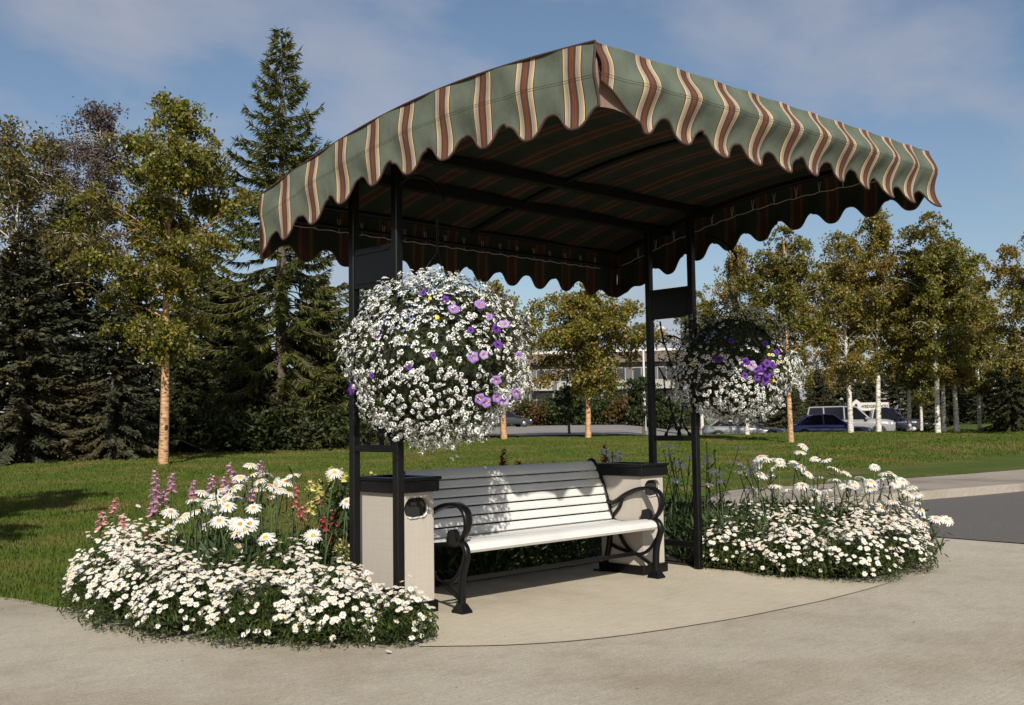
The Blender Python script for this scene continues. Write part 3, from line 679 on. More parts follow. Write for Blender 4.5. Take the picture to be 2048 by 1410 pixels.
def orient(o, n, spin=0.0):
    q = Vector([float(a) for a in n]).to_track_quat('Z', 'Y'); o.rotation_mode = 'QUATERNION'
    o.rotation_quaternion = q @ Matrix.Rotation(spin, 3, 'Z').to_quaternion()
def merged(name, mesh_list, items, mats, parent):
    """many small copies written straight into one mesh: items (variant, pos, normal, scale)"""
    Vs = []; loops = []; starts = []; tot_ = []; mi = []; base = 0; lp = 0
    cache = []
    for me in mesh_list:
        co = np.empty(len(me.vertices)*3, np.float32); me.vertices.foreach_get('co', co)
        li = np.empty(len(me.loops), np.int32); me.loops.foreach_get('vertex_index', li)
        ls = np.empty(len(me.polygons), np.int32); me.polygons.foreach_get('loop_start', ls); lt = np.empty(len(me.polygons), np.int32); me.polygons.foreach_get('loop_total', lt); m_ = np.empty(len(me.polygons), np.int32); me.polygons.foreach_get('material_index', m_)
        cache.append((co.reshape(-1, 3), li, ls, lt, m_))
    for k, p, n, s in items:
        co, li, ls, lt, m_ = cache[k]
        R_m = np.array((Vector([float(a) for a in n]).to_track_quat('Z', 'Y') @ Matrix.Rotation(random.random()*6.28, 3, 'Z').to_quaternion()).to_matrix())
        Vs.append((co*s) @ R_m.T+np.asarray(p)); loops.append(li+base); starts.append(ls+lp); tot_.append(lt); mi.append(m_); base += len(co); lp += len(li)
    me = bpy.data.meshes.new(name); V = np.concatenate(Vs).astype(np.float32); LI = np.concatenate(loops); ST = np.concatenate(starts)
    me.vertices.add(len(V)); me.vertices.foreach_set('co', V.ravel()); me.loops.add(len(LI)); me.loops.foreach_set('vertex_index', LI)
    me.polygons.add(len(ST)); me.polygons.foreach_set('loop_start', ST)
    try: me.polygons.foreach_set('loop_total', np.concatenate(tot_))
    except Exception: pass
    for a in mats: me.materials.append(a)
    me.polygons.foreach_set('material_index', np.concatenate(mi)); me.update(calc_edges=True); me.validate()
    return obj(name, me, parent)

# ------------------------------------------------------------------ hanging baskets
def basket(label, x, y, zc, R, hook_z, seed, pets, n_cl, gaps, purple):
    r = np.random.default_rng(seed); c = W(x, y, zc); t = thing('hanging_basket', label, 'hanging basket', c, 0, 'hanging flower baskets')
    camd = CAM-c; camd /= np.linalg.norm(camd); side = np.cross((0, 0, 1.), camd); side /= np.linalg.norm(side); upv = np.cross(camd, side)
    ch = MB(); top = hook_z-zc; z = top; k = 0; zj = R*.98+.12
    while z > zj:
        h = .042; cc = z-h/2; pts = [(.009*math.cos(a)*(1 if k % 2 else 0), .009*math.cos(a)*(0 if k % 2 else 1), cc+.019*math.sin(a)) for a in np.linspace(0, 2*PI, 11)]
        ch.tube(pts, .0028, 5, 0, False); z -= .032; k += 1
    for a in (0.3, 2.4, 4.5): ch.tube([(0, 0, zj), (R*.35*math.cos(a), R*.35*math.sin(a), R*.72), (R*.45*math.cos(a), R*.45*math.sin(a), R*.5)], .003, 5)
    ch.build('chain', M_chain, t)
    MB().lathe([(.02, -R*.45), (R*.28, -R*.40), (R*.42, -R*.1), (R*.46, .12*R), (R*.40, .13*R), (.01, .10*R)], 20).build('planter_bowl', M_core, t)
    def rad(d):       # lumpy, a little flattened below, with trailing tufts
        lump = .05*np.sin(5*d[:, 0]+seed)*np.sin(4*d[:, 1]+2)+.05*np.sin(9*d[:, 2]+3*d[:, 0]+seed)
        return R*(1+lump)*np.where(d[:, 2] < 0, 1-(.05 if seed == 3 else .15)*np.abs(d[:, 2]), 1-.03*d[:, 2])
    d = rand_dirs(9000, r); rr = rad(d)*r.uniform(.45, .96, len(d))**.6; P = d*rr[:, None]
    V, F = leaf_quads(P, rand_dirs(len(d), r), d+.9*rand_dirs(len(d), r), r.uniform(.022, .05, len(d)), r.uniform(.008, .016, len(d)))
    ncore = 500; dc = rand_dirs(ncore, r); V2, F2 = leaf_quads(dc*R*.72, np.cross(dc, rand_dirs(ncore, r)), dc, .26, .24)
    # trailing stems below
    tr = []; trl = []
    for k in range(90 if seed == 3 else 14):
        a = r.uniform(0, 2*PI); q = R*math.sqrt(r.uniform(.02, .65)); z0 = -math.sqrt(max(.02, R*R-q*q))*.85; ln = r.uniform(.05, .17 if seed == 3 else .09)*(1.4-q/R)
        tr.append((q*math.cos(a)+r.normal()*.02, q*math.sin(a)+r.normal()*.02, z0-ln)); trl.append(ln)
    tr = np.array(tr); nt_ = np.repeat(tr, 5, 0)+r.normal(size=(len(tr)*5, 3))*.018+np.array([0, 0, 1])*r.uniform(0, .1, (len(tr)*5, 1))
    V3, F3 = leaf_quads(nt_, rand_dirs(len(nt_), r)*.5+np.array([0, 0, -.8]), rand_dirs(len(nt_), r), .05, .005)
    VV = np.concatenate([V, V2, V3]); FF = np.concatenate([F, F2+len(V), F3+len(V)+len(V2)])
    fm = np.r_[np.zeros(len(F), int), np.ones(len(F2), int), np.zeros(len(F3), int)]
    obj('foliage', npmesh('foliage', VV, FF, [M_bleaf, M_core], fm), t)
    # white blossom heads
    items = []
    d = rand_dirs(n_cl, r)
    hold = np.ones(n_cl, bool)
    for (gu, gv, gr) in gaps:
        g = side*gu+upv*gv; g = g+camd*math.sqrt(max(0, 1-gu*gu-gv*gv)); hold &= (np.linalg.norm(d-g, axis=1) > gr) | (r.random(n_cl) < .12)
    d = d[hold]
    if seed == 8: d = d[(d[:, 2] < .12) | (r.random(len(d)) < .38)]
    clump = np.sin(7*d[:, 0]+seed)*np.sin(8*d[:, 1]+1)*np.sin(7*d[:, 2]+2)
    d = d[(clump > -.30) | (r.random(len(d)) < .55)]
    P = d*(rad(d)*r.uniform(.92, 1.07, len(d)))[:, None]
    for k in range(len(d)):
        n_ = d[k]+.45*r.normal(size=3)+np.array([0, 0, .35]); items.append((int(r.integers(5)), P[k], n_, float(r.uniform(.70, 1.08))))
    for p in tr: items.append((int(r.integers(5)), p, np.array([0, 0, .2])+r.normal(size=3)*.6, float(r.uniform(.7, 1.1))))
    key = sorted(range(len(items)), key=lambda k: -(items[k][1] @ camd)-.5*(items[k][1][2]))
    for k in key[:100]:
        v, p, n_, s = items[k]; o = obj('blossom', clus[v], t); o.location = p; o.scale = (s,)*3; orient(o, n_, random.random()*6)
    tag(merged('blossoms', clus, [items[k] for k in key[100:]], [M_alys, M_green_eye], t), kind='stuff')
    for (gu, gv, me, s) in pets:
        g = side*gu+upv*gv+camd*math.sqrt(max(.02, 1-gu*gu-gv*gv)); g = g/np.linalg.norm(g)
        o = obj('petunia' if me is not bid else 'bidens_flower', me, t); o.location = g*float(rad(g[None])[0])*1.05; o.scale = (s*.84,)*3; orient(o, g*.7+camd*.55+np.array([0, 0, .2])+r.normal(size=3)*.25, random.random()*6)
    # small blue lobelia sprinkled near the top
    it = []
    for k in range(90):
        gu, gv = r.normal(-.35, .22), r.normal(.50, .14)
        if gu*gu+gv*gv > .96: continue
        g = side*gu+upv*gv+camd*math.sqrt(1-gu*gu-gv*gv); it.append((0, g*float(rad(g[None])[0])*r.uniform(.97, 1.04), g+r.normal(size=3)*.5, r.uniform(.8, 1.3)))
    lobm = MB()
    for k in range(3):
        a = 2*PI*k/3; lobm.add([(0, 0, 0), (.006*math.cos(a-.5), .006*math.sin(a-.5), .001), (.009*math.cos(a), .009*math.sin(a), .001), (.006*math.cos(a+.5), .006*math.sin(a+.5), .001)], [(0, 1, 2, 3)])
    tag(merged('lobelia_flowers', [lobm.mesh('lobelia', M_lob)], it, [M_lob], t), kind='stuff')
    return t
M_lob = simple('blue_lobelia', (.20, .23, .52), .7)
LAV, PAL, PUR = pet_lav, pet_pal, pet_pur
basket('big sunlit ball of white blossom with lavender petunias, hanging by the left posts', -.37, -.23, 1.668, .56, 2.56, 3,
       [(.17, .52, LAV, 1.15), (.43, .54, LAV, 1.1), (.62, .30, PUR, 1), (.67, .34, PAL, 1.1), (.53, .42, LAV, .8), (.34, .0, LAV, 1.15), (.45, .02, PAL, .9), (.62, .13, PUR, .95), (.36, .30, PUR, .7), (.79, .0, LAV, .95), (.58, -.24, LAV, 1.0), (.76, -.36, LAV, 1),
        (.46, -.47, LAV, 1.1), (.52, -.50, LAV, 1.1), (.62, -.44, LAV, .95), (.68, -.45, PAL, 1.1), (-.93, -.33, PUR, 1.2), (-.15, .65, PUR, .7), (.08, .60, PUR, .7), (-.6, .22, PUR, .6), (-.05, .02, PUR, .6), (-.3, -.10, PUR, .55), (-.75, -.2, PUR, .55), (-.01, .42, bid, .9), (-.08, .6, bid, .7)],
       3600, [(.28, -.08, .10), (-.12, .25, .09), (-.32, .02, .08), (.55, -.12, .09)], True)
basket('basket of white blossom with deep purple petunias, half in canopy shade, by the right posts', 2.80, -.34, 1.70, .535, 2.56, 8,
       [(-.19, .12, PUR, 1.2), (.18, .05, PUR, 1.25), (.27, .0, PAL, 1.35), (.33, -.05, PUR, 1.1), (.42, -.02, PUR, 1.1), (.47, .03, PUR, 1.15), (.40, -.08, LAV, 1), (.56, .0, PUR, 1.1), (.52, -.13, PUR, 1.15), (.50, -.24, PUR, 1.1), (.62, .18, PUR, .9), (.18, -.14, PUR, .9), (.36, -.18, PUR, .9), (-.6, .05, bid, .9), (.48, .14, bid, .8), (.62, .06, bid, .8), (.66, -.25, bid, .8), (.45, .30, PUR, .8), (.0, .35, PUR, .8)],
       3200, [(.40, -.02, .20), (.1, .55, .3), (-.4, .5, .3), (.5, .45, .25)], True)

# ------------------------------------------------------------------ flower beds
soil = MB()
lb_out = [(-.66, -.28), (-.85, -.25), (-1.12, .05), (-1.40, .60), (-1.60, 1.2), (-1.62, 1.9), (-1.55, 2.5), (-.6, 2.6), (.4, 1.9), (1.6, 1.55), (2.75, 1.55), (2.75, .95), (-.62, .95)]
sheet('flower_bed_soil', [(lb_out, .012), ([(2.72, -.02), (2.80, -.6), (2.95, -1.05), (3.3, -1.25), (3.8, -1.15), (4.3, -.8), (5.0, .1), (5.6, 1.2), (4.3, 1.75), (2.75, 1.55)], .016)], M_soil)
def proj(p):
    v = np.asarray(p, float)-CAM; d = v@FW
    return 1024+CF*(v@RT)/d, 705-CF*(v@UP)/d, d
def mound(label, group, x, y, rx, ry, h, nfl, seed, rz=0.0, nleaf=4200):
    nfl = int(nfl*1.55)
    r = np.random.default_rng(seed); t = thing('dwarf_daisy', label, 'daisy plant', (x, y, .012), 0, group)
    cr, sr = math.cos(rz), math.sin(rz)
    def surf(n, lo, hi):
        q = r.uniform(0, 1, n)**.5; a = r.uniform(0, 2*PI, n); f = r.uniform(lo, hi, n)*(1+.10*r.normal(size=n)*(hi > 1))
        zz = h*1.12*np.sqrt(np.clip(1-(q*.97)**4, 0, 1))*(1+.14*np.sin(6*a+seed)*q+.10*np.sin(11*q*np.cos(a)+seed))
        X_ = q*rx*np.cos(a); Y_ = q*ry*np.sin(a)
        return np.stack([(X_*cr-Y_*sr)*(.8+.2*f), (X_*sr+Y_*cr)*(.8+.2*f), zz*f], 1), np.stack([X_*cr-Y_*sr, X_*sr+Y_*cr, np.full(n, h*.9)], 1)
    P, D = surf(nleaf, .35, 1.0); P[:, 2] = np.maximum(P[:, 2], .01)
    V, F = leaf_quads(P, D/np.linalg.norm(D, axis=1, keepdims=True)*.7+rand_dirs(nleaf, r), rand_dirs(nleaf, r)+np.array([0, 0, .5]), r.uniform(.022, .045, nleaf), r.uniform(.005, .010, nleaf))
    # skirt of leaves at the foot
    a = r.uniform(0, 2*PI, nleaf//3); q = r.uniform(.85, 1.16, nleaf//3); X_ = q*rx*np.cos(a); Y_ = q*ry*np.sin(a)
    P2 = np.stack([X_*cr-Y_*sr, X_*sr+Y_*cr, r.uniform(.01, .16, len(a))], 1)
    V2, F2 = leaf_quads(P2, rand_dirs(len(a), r)+np.array([0, 0, .5]), rand_dirs(len(a), r), r.uniform(.02, .042, len(a)), .009)
    nc = 40; ac = r.uniform(0, 2*PI, nc); qc = np.sqrt(r.uniform(0, .6, nc)); P3 = np.stack([(qc*rx*np.cos(ac))*cr-(qc*ry*np.sin(ac))*sr, (qc*rx*np.cos(ac))*sr+(qc*ry*np.sin(ac))*cr, h*.45*np.sqrt(1-qc**2)], 1)
    V3, F3 = leaf_quads(P3, rand_dirs(nc, r)*np.array([1, 1, .2]), np.tile([0, 0, 1.], (nc, 1))+rand_dirs(nc, r)*.3, .2, .18)
    obj('foliage', npmesh('foliage', np.concatenate([V, V2, V3]), np.concatenate([F, F2+len(V), F3+len(V)+len(V2)]), [M_dleaf, M_core], np.r_[np.zeros(len(F)+len(F2), int), np.ones(len(F3), int)]), t)
    P, D = surf(nfl*4, 1.0, 1.10)
    # the flowers sit in drifts, and thin out towards the foot
    keep = (np.sin(9*P[:, 0]+seed)*np.sin(8*P[:, 1]+2*seed) > -.35) & ((P[:, 2] > h*.35) | (r.random(len(P)) < .75))
    P = P[keep][:nfl]; D = D[keep][:nfl]
    ns = int(nfl*.38); a = r.uniform(0, 2*PI, ns); q = r.uniform(.93, 1.08, ns); zc_ = h*r.uniform(.10, .85, ns)**.8; q = q-.12*(zc_/h)**3
    X_ = q*rx*np.cos(a); Y_ = q*ry*np.sin(a)
    P = np.concatenate([P, np.stack([X_*cr-Y_*sr, X_*sr+Y_*cr, zc_], 1)]); D = np.concatenate([D, np.stack([X_*cr-Y_*sr, X_*sr+Y_*cr, np.full(ns, h*.35)], 1)])
    sun = SUN.copy(); items = []
    for k in range(len(P)):
        n_ = D[k]/np.linalg.norm(D[k])*.7+np.array([0, 0, .55])+sun*.45+r.normal(size=3)*.28
        items.append((int(r.integers(5)), P[k]+np.array([0, 0, .008]), n_, float(r.uniform(.78, 1.22))))
    key = sorted(range(len(items)), key=lambda k: np.linalg.norm(items[k][1]+np.array([x, y, 0])-CAM))
    for k in key[:100]:
        v, p, n_, s = items[k]; o = obj('flower', low_fl[v], t); o.location = p; o.scale = (s,)*3; orient(o, n_, random.random()*6)
    if len(key) > 100: tag(merged('flowers', low_fl, [items[k] for k in key[100:]], [M_petal, M_eye], t), kind='stuff')
    return t
GL, GR = 'low white daisies edging the left flower bed', 'low white daisies edging the right flower bed'
mound('small mound of white daisies spilling onto the concrete at the foot of the left bin', GL, -.80, -.36, .22, .22, .22, 60, 1)
mound('mound of low white daisies second from the patio end of the left bed', GL, -1.00, -.08, .33, .30, .25, 120, 2)
mound('low white daisy mound nearest the camera along the curved concrete edge', GL, -1.25, .30, .36, .34, .27, 165, 3)
mound('low white daisy mound at the middle of the left bed edge', GL, -1.45, .76, .38, .38, .30, 190, 4)
mound('densely flowering low daisy mound left of the middle of the left bed', GL, -1.54, 1.25, .38, .40, .33, 200, 5)
mound('low white daisy mound below the pink snapdragons, beside the lawn', GL, -1.50, 1.78, .36, .42, .36, 175, 6)
mound('white daisy mound at the lawn end of the left bed, tallest of the border', GL, -1.28, 2.28, .42, .36, .40, 130, 7)
mound('white daisy mound against the left post, behind the border', GL, -.80, .28, .28, .34, .28, 90, 8)
mound('white daisy mound in shade beside the rear left post under the yellow snapdragons', GL, -.80, .85, .26, .30, .34, 90, 9)
mound('leafy daisy mound with few flowers in the middle of the left bed', GL, -1.08, .75, .28, .36, .30, 40, 10)
mound('low daisies close behind the front right post, left end of the right bed', GR, 2.98, -.10, .30, .36, .26, 90, 11)
mound('low white daisy mound on the patio side of the right bed, next to the slab', GR, 2.92, -.66, .30, .36, .27, 110, 12)
mound('low white daisy mound at the front corner of the right bed', GR, 3.10, -1.10, .36, .36, .30, 150, 13)
mound('low white daisy mound facing the camera in the middle of the right bed edge', GR, 3.62, -1.12, .36, .34, .32, 160, 14)
mound('low white daisy mound right of the middle of the right bed edge', GR, 4.12, -.86, .38, .36, .34, 160, 15)
mound('rightmost low daisy mound, beside the open concrete', GR, 4.52, -.45, .38, .38, .35, 140, 16)
mound('low white daisies behind the front mounds of the right bed', GR, 3.45, -.48, .42, .36, .34, 120, 17)
mound('low white daisies below the tall daisies at the inner right bed', GR, 3.70, .10, .42, .36, .33, 80, 18)
mound('low white daisies at the far end of the right bed near the road', GR, 4.85, .15, .36, .36, .34, 80, 19)

def strap_leaves(r, stems, n, ln, wd):
    C = []; T = []
    for k in range(n):
        st = stems[r.integers(len(stems))]; i = min(len(st)-2, int(abs(r.normal(0, .38))*len(st))); f = r.random(); p = np.array(st[i])*(1-f)+np.array(st[i+1])*f
        d = r.normal(size=3); d[2] = abs(d[2])*.5+.15; d /= np.linalg.norm(d); L_ = ln*r.uniform(.6, 1.2); C.append(p+d*L_*.5); T.append(d)
    C = np.array(C); T = np.array(T); return leaf_quads(C, T, rand_dirs(len(C), r)*.5+np.array([0, 0, 1.]), ln*r.uniform(.6, 1.2, len(C)), wd*r.uniform(.7, 1.2, len(C)))
def shasta(label, group, base, spread, flowers, seed, nleaf, buds=4, face=(0, 0, 0), filler=8):
    """flowers: list of world points of flower heads"""
    r = np.random.default_rng(seed); bx, by = base; t = thing('shasta_daisy', label, 'daisy plant', (bx, by, .014), 0, group)
    stems = []; sb = MB(); o0 = np.array([bx, by, .014])
    heads = [np.asarray(f)-o0 for f in flowers]
    allh = [(h, True) for h in heads]
    for k in range(buds):
        h = heads[r.integers(len(heads))]+r.normal(size=3)*np.array([.12, .12, .06]); allh.append((h, False))
    for k in range(filler):
        h = heads[r.integers(len(heads))]+r.normal(size=3)*np.array([.12, .12, .04]); h[2] *= r.uniform(.4, .75); allh.append((h, None))
    for h, real in allh:
        b0 = np.array([h[0]*.55+r.normal()*spread*.3, h[1]*.55+r.normal()*spread*.3, 0]); m_ = (b0*.45+h*.55)+np.array([r.normal()*.02, r.normal()*.02, .04])
        st = spline([b0, m_, h], 4); stems.append(st); sb.tube(st, [.0048]*(len(st)-1)+[.0035], 5)
        if real is False: sb.lathe([(.003, -.008), (.009, 0), (.009, .008), (.002, .014)], 7, 0, h)
    sb.build('stems', M_stem, t)
    V, F = strap_leaves(r, stems, nleaf, .11, .017)
    n2 = nleaf; st = [stems[i] for i in r.integers(0, len(stems), n2)]; C = np.array([np.array(s_[0])+np.array([r.normal()*.07, r.normal()*.07, r.uniform(.02, .55)*s_[-1][2]]) for s_ in st])
    V2, F2 = leaf_quads(C, rand_dirs(n2, r)+np.array([0, 0, .6]), rand_dirs(n2, r), r.uniform(.05, .12, n2), r.uniform(.010, .020, n2))
    obj('leaves', npmesh('leaves', np.concatenate([V, V2]), np.concatenate([F, F2+len(V)]), M_sleaf), t)
    for h in heads:
        n_ = np.array([0, 0, .75])+SUN*.35+np.asarray(face)+r.normal(size=3)*.26; o = obj('flower', sh_fl[int(r.integers(6))], t); o.location = h; o.scale = (float(r.uniform(.84, 1.1)),)*3; orient(o, n_, random.random()*6)
    return t
GS1, GS2 = 'tall shasta daisies in the left bed', 'tall shasta daisies in the right bed'
def pts(lst, s0, ds, seed):
    r = random.Random(seed); return [ray(u, v, s0+r.uniform(-ds, ds)) for u, v in lst]
A = [(501, 930), (533, 949), (493, 965), (552, 969), (572, 963), (585, 950), (516, 978), (548, 991), (520, 962), (560, 980), (505, 950), (480, 955), (540, 972), (470, 975), (575, 985)]
B = [(442, 980), (473, 996), (421, 1003), (436, 1002), (404, 984), (395, 1022), (360, 1039), (335, 1055), (415, 1048), (341, 1024), (455, 1012), (388, 1000), (430, 990), (412, 1012), (448, 1000), (372, 1030), (460, 990), (425, 1022)]
C_ = [(438, 1041), (466, 1045), (480, 1048), (500, 1047), (507, 1015), (476, 1066), (492, 1062), (531, 1075), (477, 1093)]
D_ = [(669, 945), (693, 1003), (626, 1071)]
shasta('tall white shasta daisy clump rising highest in the left bed', GS1, tuple(at(520, 8.0)[:2]), .3, pts(A, 7.9, .2, 1), 31, 260)
shasta('tall white daisies with nodding petals at the left of the left bed', GS1, tuple(at(400, 7.6)[:2]), .3, pts(B, 7.5, .25, 2), 32, 260)
shasta('white shasta daisies with open faces at the centre of the left bed', GS1, tuple(at(480, 7.2)[:2]), .25, pts(C_, 7.15, .12, 3), 33, 300, 2, -FH*.6)
shasta('few tall white daisies beside the rear left post among yellow snapdragons', GS1, tuple(at(655, 7.3)[:2]), .2, pts(D_, 7.25, .1, 4), 34, 150, 1, -FH*.4, 3)
R1 = [(1478, 926), (1478, 942), (1502, 940), (1513, 921), (1522, 914), (1537, 919), (1513, 930), (1560, 921), (1559, 930), (1540, 940), (1522, 949), (1537, 951), (1506, 981), (1551, 971), (1575, 979)]
R2 = [(1607, 892), (1601, 904), (1630, 917), (1652, 920), (1589, 927), (1603, 933), (1617, 948), (1636, 954), (1604, 970), (1654, 979), (1633, 980), (1669, 937), (1693, 946)]
R3 = [(1671, 961), (1695, 962), (1701, 974), (1690, 973), (1724, 958), (1742, 964), (1749, 933), (1739, 977), (1762, 959), (1765, 977), (1710, 967)]
R4 = [(1771, 946), (1786, 948), (1792, 967), (1806, 961), (1815, 986), (1833, 989), (1827, 1006), (1786, 1003), (1765, 1015), (1847, 1046), (1872, 1037), (1894, 1039), (1783, 1075), (1822, 975), (1840, 1020)]
R0 = [(1336, 891), (1360, 927), (1380, 913), (1414, 913), (1417, 921), (1434, 945), (1414, 968), (1436, 961), (1478, 894), (1337, 908), (1449, 987), (1425, 940), (1395, 930), (1350, 960)]
shasta('tall white daisies in canopy shade between and beside the right posts', GS2, tuple(at(1395, 9.6)[:2]), .4, pts(R0, 9.6, .35, 5), 35, 330, 8)
shasta('tall white daisy clump next to the right posts, in sun', GS2, tuple(at(1525, 9.5)[:2]), .35, pts(R1, 9.5, .3, 6), 36, 330)
shasta('tallest white daisy clump of the right bed with a double head on top', GS2, tuple(at(1625, 9.6)[:2]), .35, pts(R2, 9.6, .3, 7), 37, 330)
shasta('white daisy clump right of the tallest one, seen against the sidewalk', GS2, tuple(at(1705, 9.4)[:2]), .3, pts(R3, 9.4, .3, 8), 38, 320)
shasta('white daisy clump leaning out at the road end of the right bed', GS2, tuple(at(1790, 9.2)[:2]), .35, pts(R4, 9.2, .25, 9), 39, 330)
B2 = [(1215, 905), (1240, 908), (1228, 915), (1262, 930), (1290, 935)]
shasta('pale daisies in shade behind the right end of the bench', GS2, tuple(at(1245, 9.3)[:2]), .2, pts(B2, 9.3, .15, 10), 40, 80, 3, (0, 0, 0), 4)

def pmat(name, lo, hi): return leafmat(name, [(0, lo), (1, hi)], .25, .6)
SN = {'pink': pmat('pink_snapdragon', (.60, .24, .26), (.76, .45, .43)), 'mauve': pmat('mauve_snapdragon', (.46, .21, .36), (.70, .44, .54)), 'coral': pmat('coral_snapdragon', (.55, .14, .15), (.70, .30, .28)),
      'yellow': pmat('yellow_snapdragon', (.66, .58, .16), (.82, .77, .38)), 'crimson': pmat('crimson_snapdragon', (.16, .008, .016), (.32, .02, .035)), 'red': pmat('red_snapdragon', (.34, .03, .06), (.50, .09, .11))}
def snapmesh(color, H, seed):
    r = random.Random(seed); b = MB(); n = int(H/.0105)
    for k in range(n):
        f = k/n; a = k*2.4+r.uniform(-.4, .4); z = f*H; R_ = .028*(1-.7*f**2)+.006; s_ = .036*(1-.55*f)*r.uniform(.75, 1.15); d = np.array([math.cos(a), math.sin(a), 0]); q = np.array([-d[1], d[0], 0]); c = d*R_+np.array([0, 0, z]); up_ = np.array([0, 0, 1.])
        b.add([c-d*s_*.8-q*s_*.3, c-d*s_*.8+q*s_*.3, c+q*s_*.75+up_*s_*.7, c-q*s_*.75+up_*s_*.7], [(0, 1, 2, 3)])
        b.add([c-d*s_*.8+q*s_*.3, c-d*s_*.8-q*s_*.3, c-q*s_*.65+d*s_*.5-up_*s_*.55, c+q*s_*.65+d*s_*.5-up_*s_*.55], [(0, 1, 2, 3)])
        b.add([c-q*s_*.5+d*s_*.3, c+q*s_*.5+d*s_*.3, c+q*s_*.35+d*s_*.6+up_*s_*.25, c-q*s_*.35+d*s_*.6+up_*s_*.25], [(0, 1, 2, 3)])
    return b.mesh('flower_spike', SN[color])
def snap(label, color, u, v, s, H, seed):
    top = ray(u, v, s); r = np.random.default_rng(seed); bx, by = top[0]+r.normal()*.03, top[1]+r.normal()*.03
    t = thing('snapdragon', label, 'snapdragon', (bx, by, .014), 0, color+' snapdragons'); h = top-np.array([bx, by, .014])
    st = spline([(0, 0, 0), h*.5+np.array([r.normal()*.015, r.normal()*.015, 0]), h+np.array([0, 0, H])], 5)
    b = MB(); b.tube(st, [.004]*(len(st)-1)+[.0015], 5); b.build('stem', M_stem, t)
    n = 60; C = np.array([np.array(st[0])*(1-f)+h*f for f in r.uniform(.05, .98, n)])+r.normal(size=(n, 3))*np.array([.02, .02, .01])
    V, F = leaf_quads(C, rand_dirs(n, r)+np.array([0, 0, .6]), rand_dirs(n, r), .05, .011); obj('leaves', npmesh('leaves', V, F, M_dleaf), t)
    o = obj('flower_spike', snapmesh(color, H, seed), t); o.location = h; o.rotation_euler = (r.normal()*.12, r.normal()*.12, r.uniform(0, 6))
SNAPS = [
 ('pink snapdragon spike furthest left, over the lawn end of the left bed', 'pink', 203, 1052, 8.3, .13), ('topmost of the three pale pink snapdragons at the left end of the left bed', 'pink', 228, 1030, 8.4, .15), ('pink snapdragon nearest the daisies, right of the other two pale pink ones', 'pink', 248, 1060, 8.2, .13), ('short pink snapdragon just above the low daisies at the left', 'pink', 270, 1075, 8.1, .07),
 ('tall mauve snapdragon at the left of the mauve ones, standing clear over the lawn', 'mauve', 311, 1000, 8.0, .23), ('mauve snapdragon right behind the leftmost mauve spike, leaning right', 'mauve', 343, 985, 8.2, .16), ('mauve snapdragon lower down in front of the leftmost mauve spike', 'mauve', 306, 1030, 7.9, .14), ('mauve snapdragon with bare stem, between the two left mauve spikes', 'mauve', 326, 1012, 8.1, .13), ('short mauve spike left of the white daisy heads', 'mauve', 383, 1000, 8.3, .16), ('pinkish mauve spike behind the upper left daisy heads', 'mauve', 422, 990, 8.4, .17), ('mauve spike rising left of the topmost white daisy', 'mauve', 467, 965, 8.5, .17), ('mauve spike just right of the topmost white daisy', 'mauve', 524, 950, 8.5, .12), ('mauve spike in the gap below the topmost white daisy', 'mauve', 450, 980, 8.4, .12), ('mauve spike low among the white daisy heads at the centre', 'mauve', 500, 1005, 7.9, .12),
 ('tall coral snapdragon between the white daisies and the yellow spikes', 'coral', 591, 1018, 7.9, .20), ('coral snapdragon just below and right of the tall coral one', 'coral', 602, 1040, 7.8, .12), ('small coral snapdragon among the yellow spikes', 'coral', 640, 1010, 7.9, .05),
 ('tallest yellow snapdragon, behind the big white daisy by the left posts', 'yellow', 665, 985, 7.8, .20), ('yellow snapdragon left of the tallest yellow one', 'yellow', 640, 1000, 7.9, .16), ('small yellow snapdragon at the left of the yellow group', 'yellow', 622, 980, 7.9, .08), ('yellow snapdragon beside the rear left post at daisy height', 'yellow', 688, 965, 7.6, .11), ('lower yellow snapdragon between the coral and the red ones', 'yellow', 620, 1030, 7.9, .12), ('yellow snapdragon in front of the tallest yellow one, halfway down', 'yellow', 672, 1020, 7.7, .14), ('low yellow snapdragon close to the foot of the rear left post', 'yellow', 676, 1105, 7.3, .10), ('lowest yellow snapdragon touching the rear left post', 'yellow', 695, 1115, 7.25, .11), ('pale yellow snapdragon behind the left bin, seen over its rim', 'yellow', 747, 965, 8.4, .10), ('small yellow snapdragon behind the backrest near its left end', 'yellow', 845, 950, 9.0, .06),
 ('red snapdragon below the yellow spikes', 'red', 650, 1055, 7.6, .08), ('red snapdragon right of the other red one, near the post', 'red', 673, 1050, 7.6, .09), ('dark crimson snapdragon touching the rear left post', 'crimson', 694, 1095, 7.5, .12), ('dark crimson snapdragon in the shade left of the post', 'crimson', 658, 1090, 7.6, .11), ('dark crimson snapdragon at the left above the low daisies', 'crimson', 296, 1085, 8.0, .10), ('dark crimson snapdragon under the leftmost white daisy', 'crimson', 326, 1095, 7.8, .10),
 ('dark red snapdragon standing alone behind the middle of the backrest', 'crimson', 1005, 930, 9.2, .15), ('short dark red snapdragon right of the lone one behind the backrest', 'crimson', 1040, 938, 9.3, .08), ('dark red snapdragon behind the right end of the backrest', 'crimson', 1212, 925, 9.6, .17), ('small reddish snapdragon next to the pale daisies behind the right bin', 'red', 1233, 930, 9.6, .09)]
for i, (lab, c, u, v, s, H) in enumerate(SNAPS): snap(lab, c, u, v, s, H, 100+i)
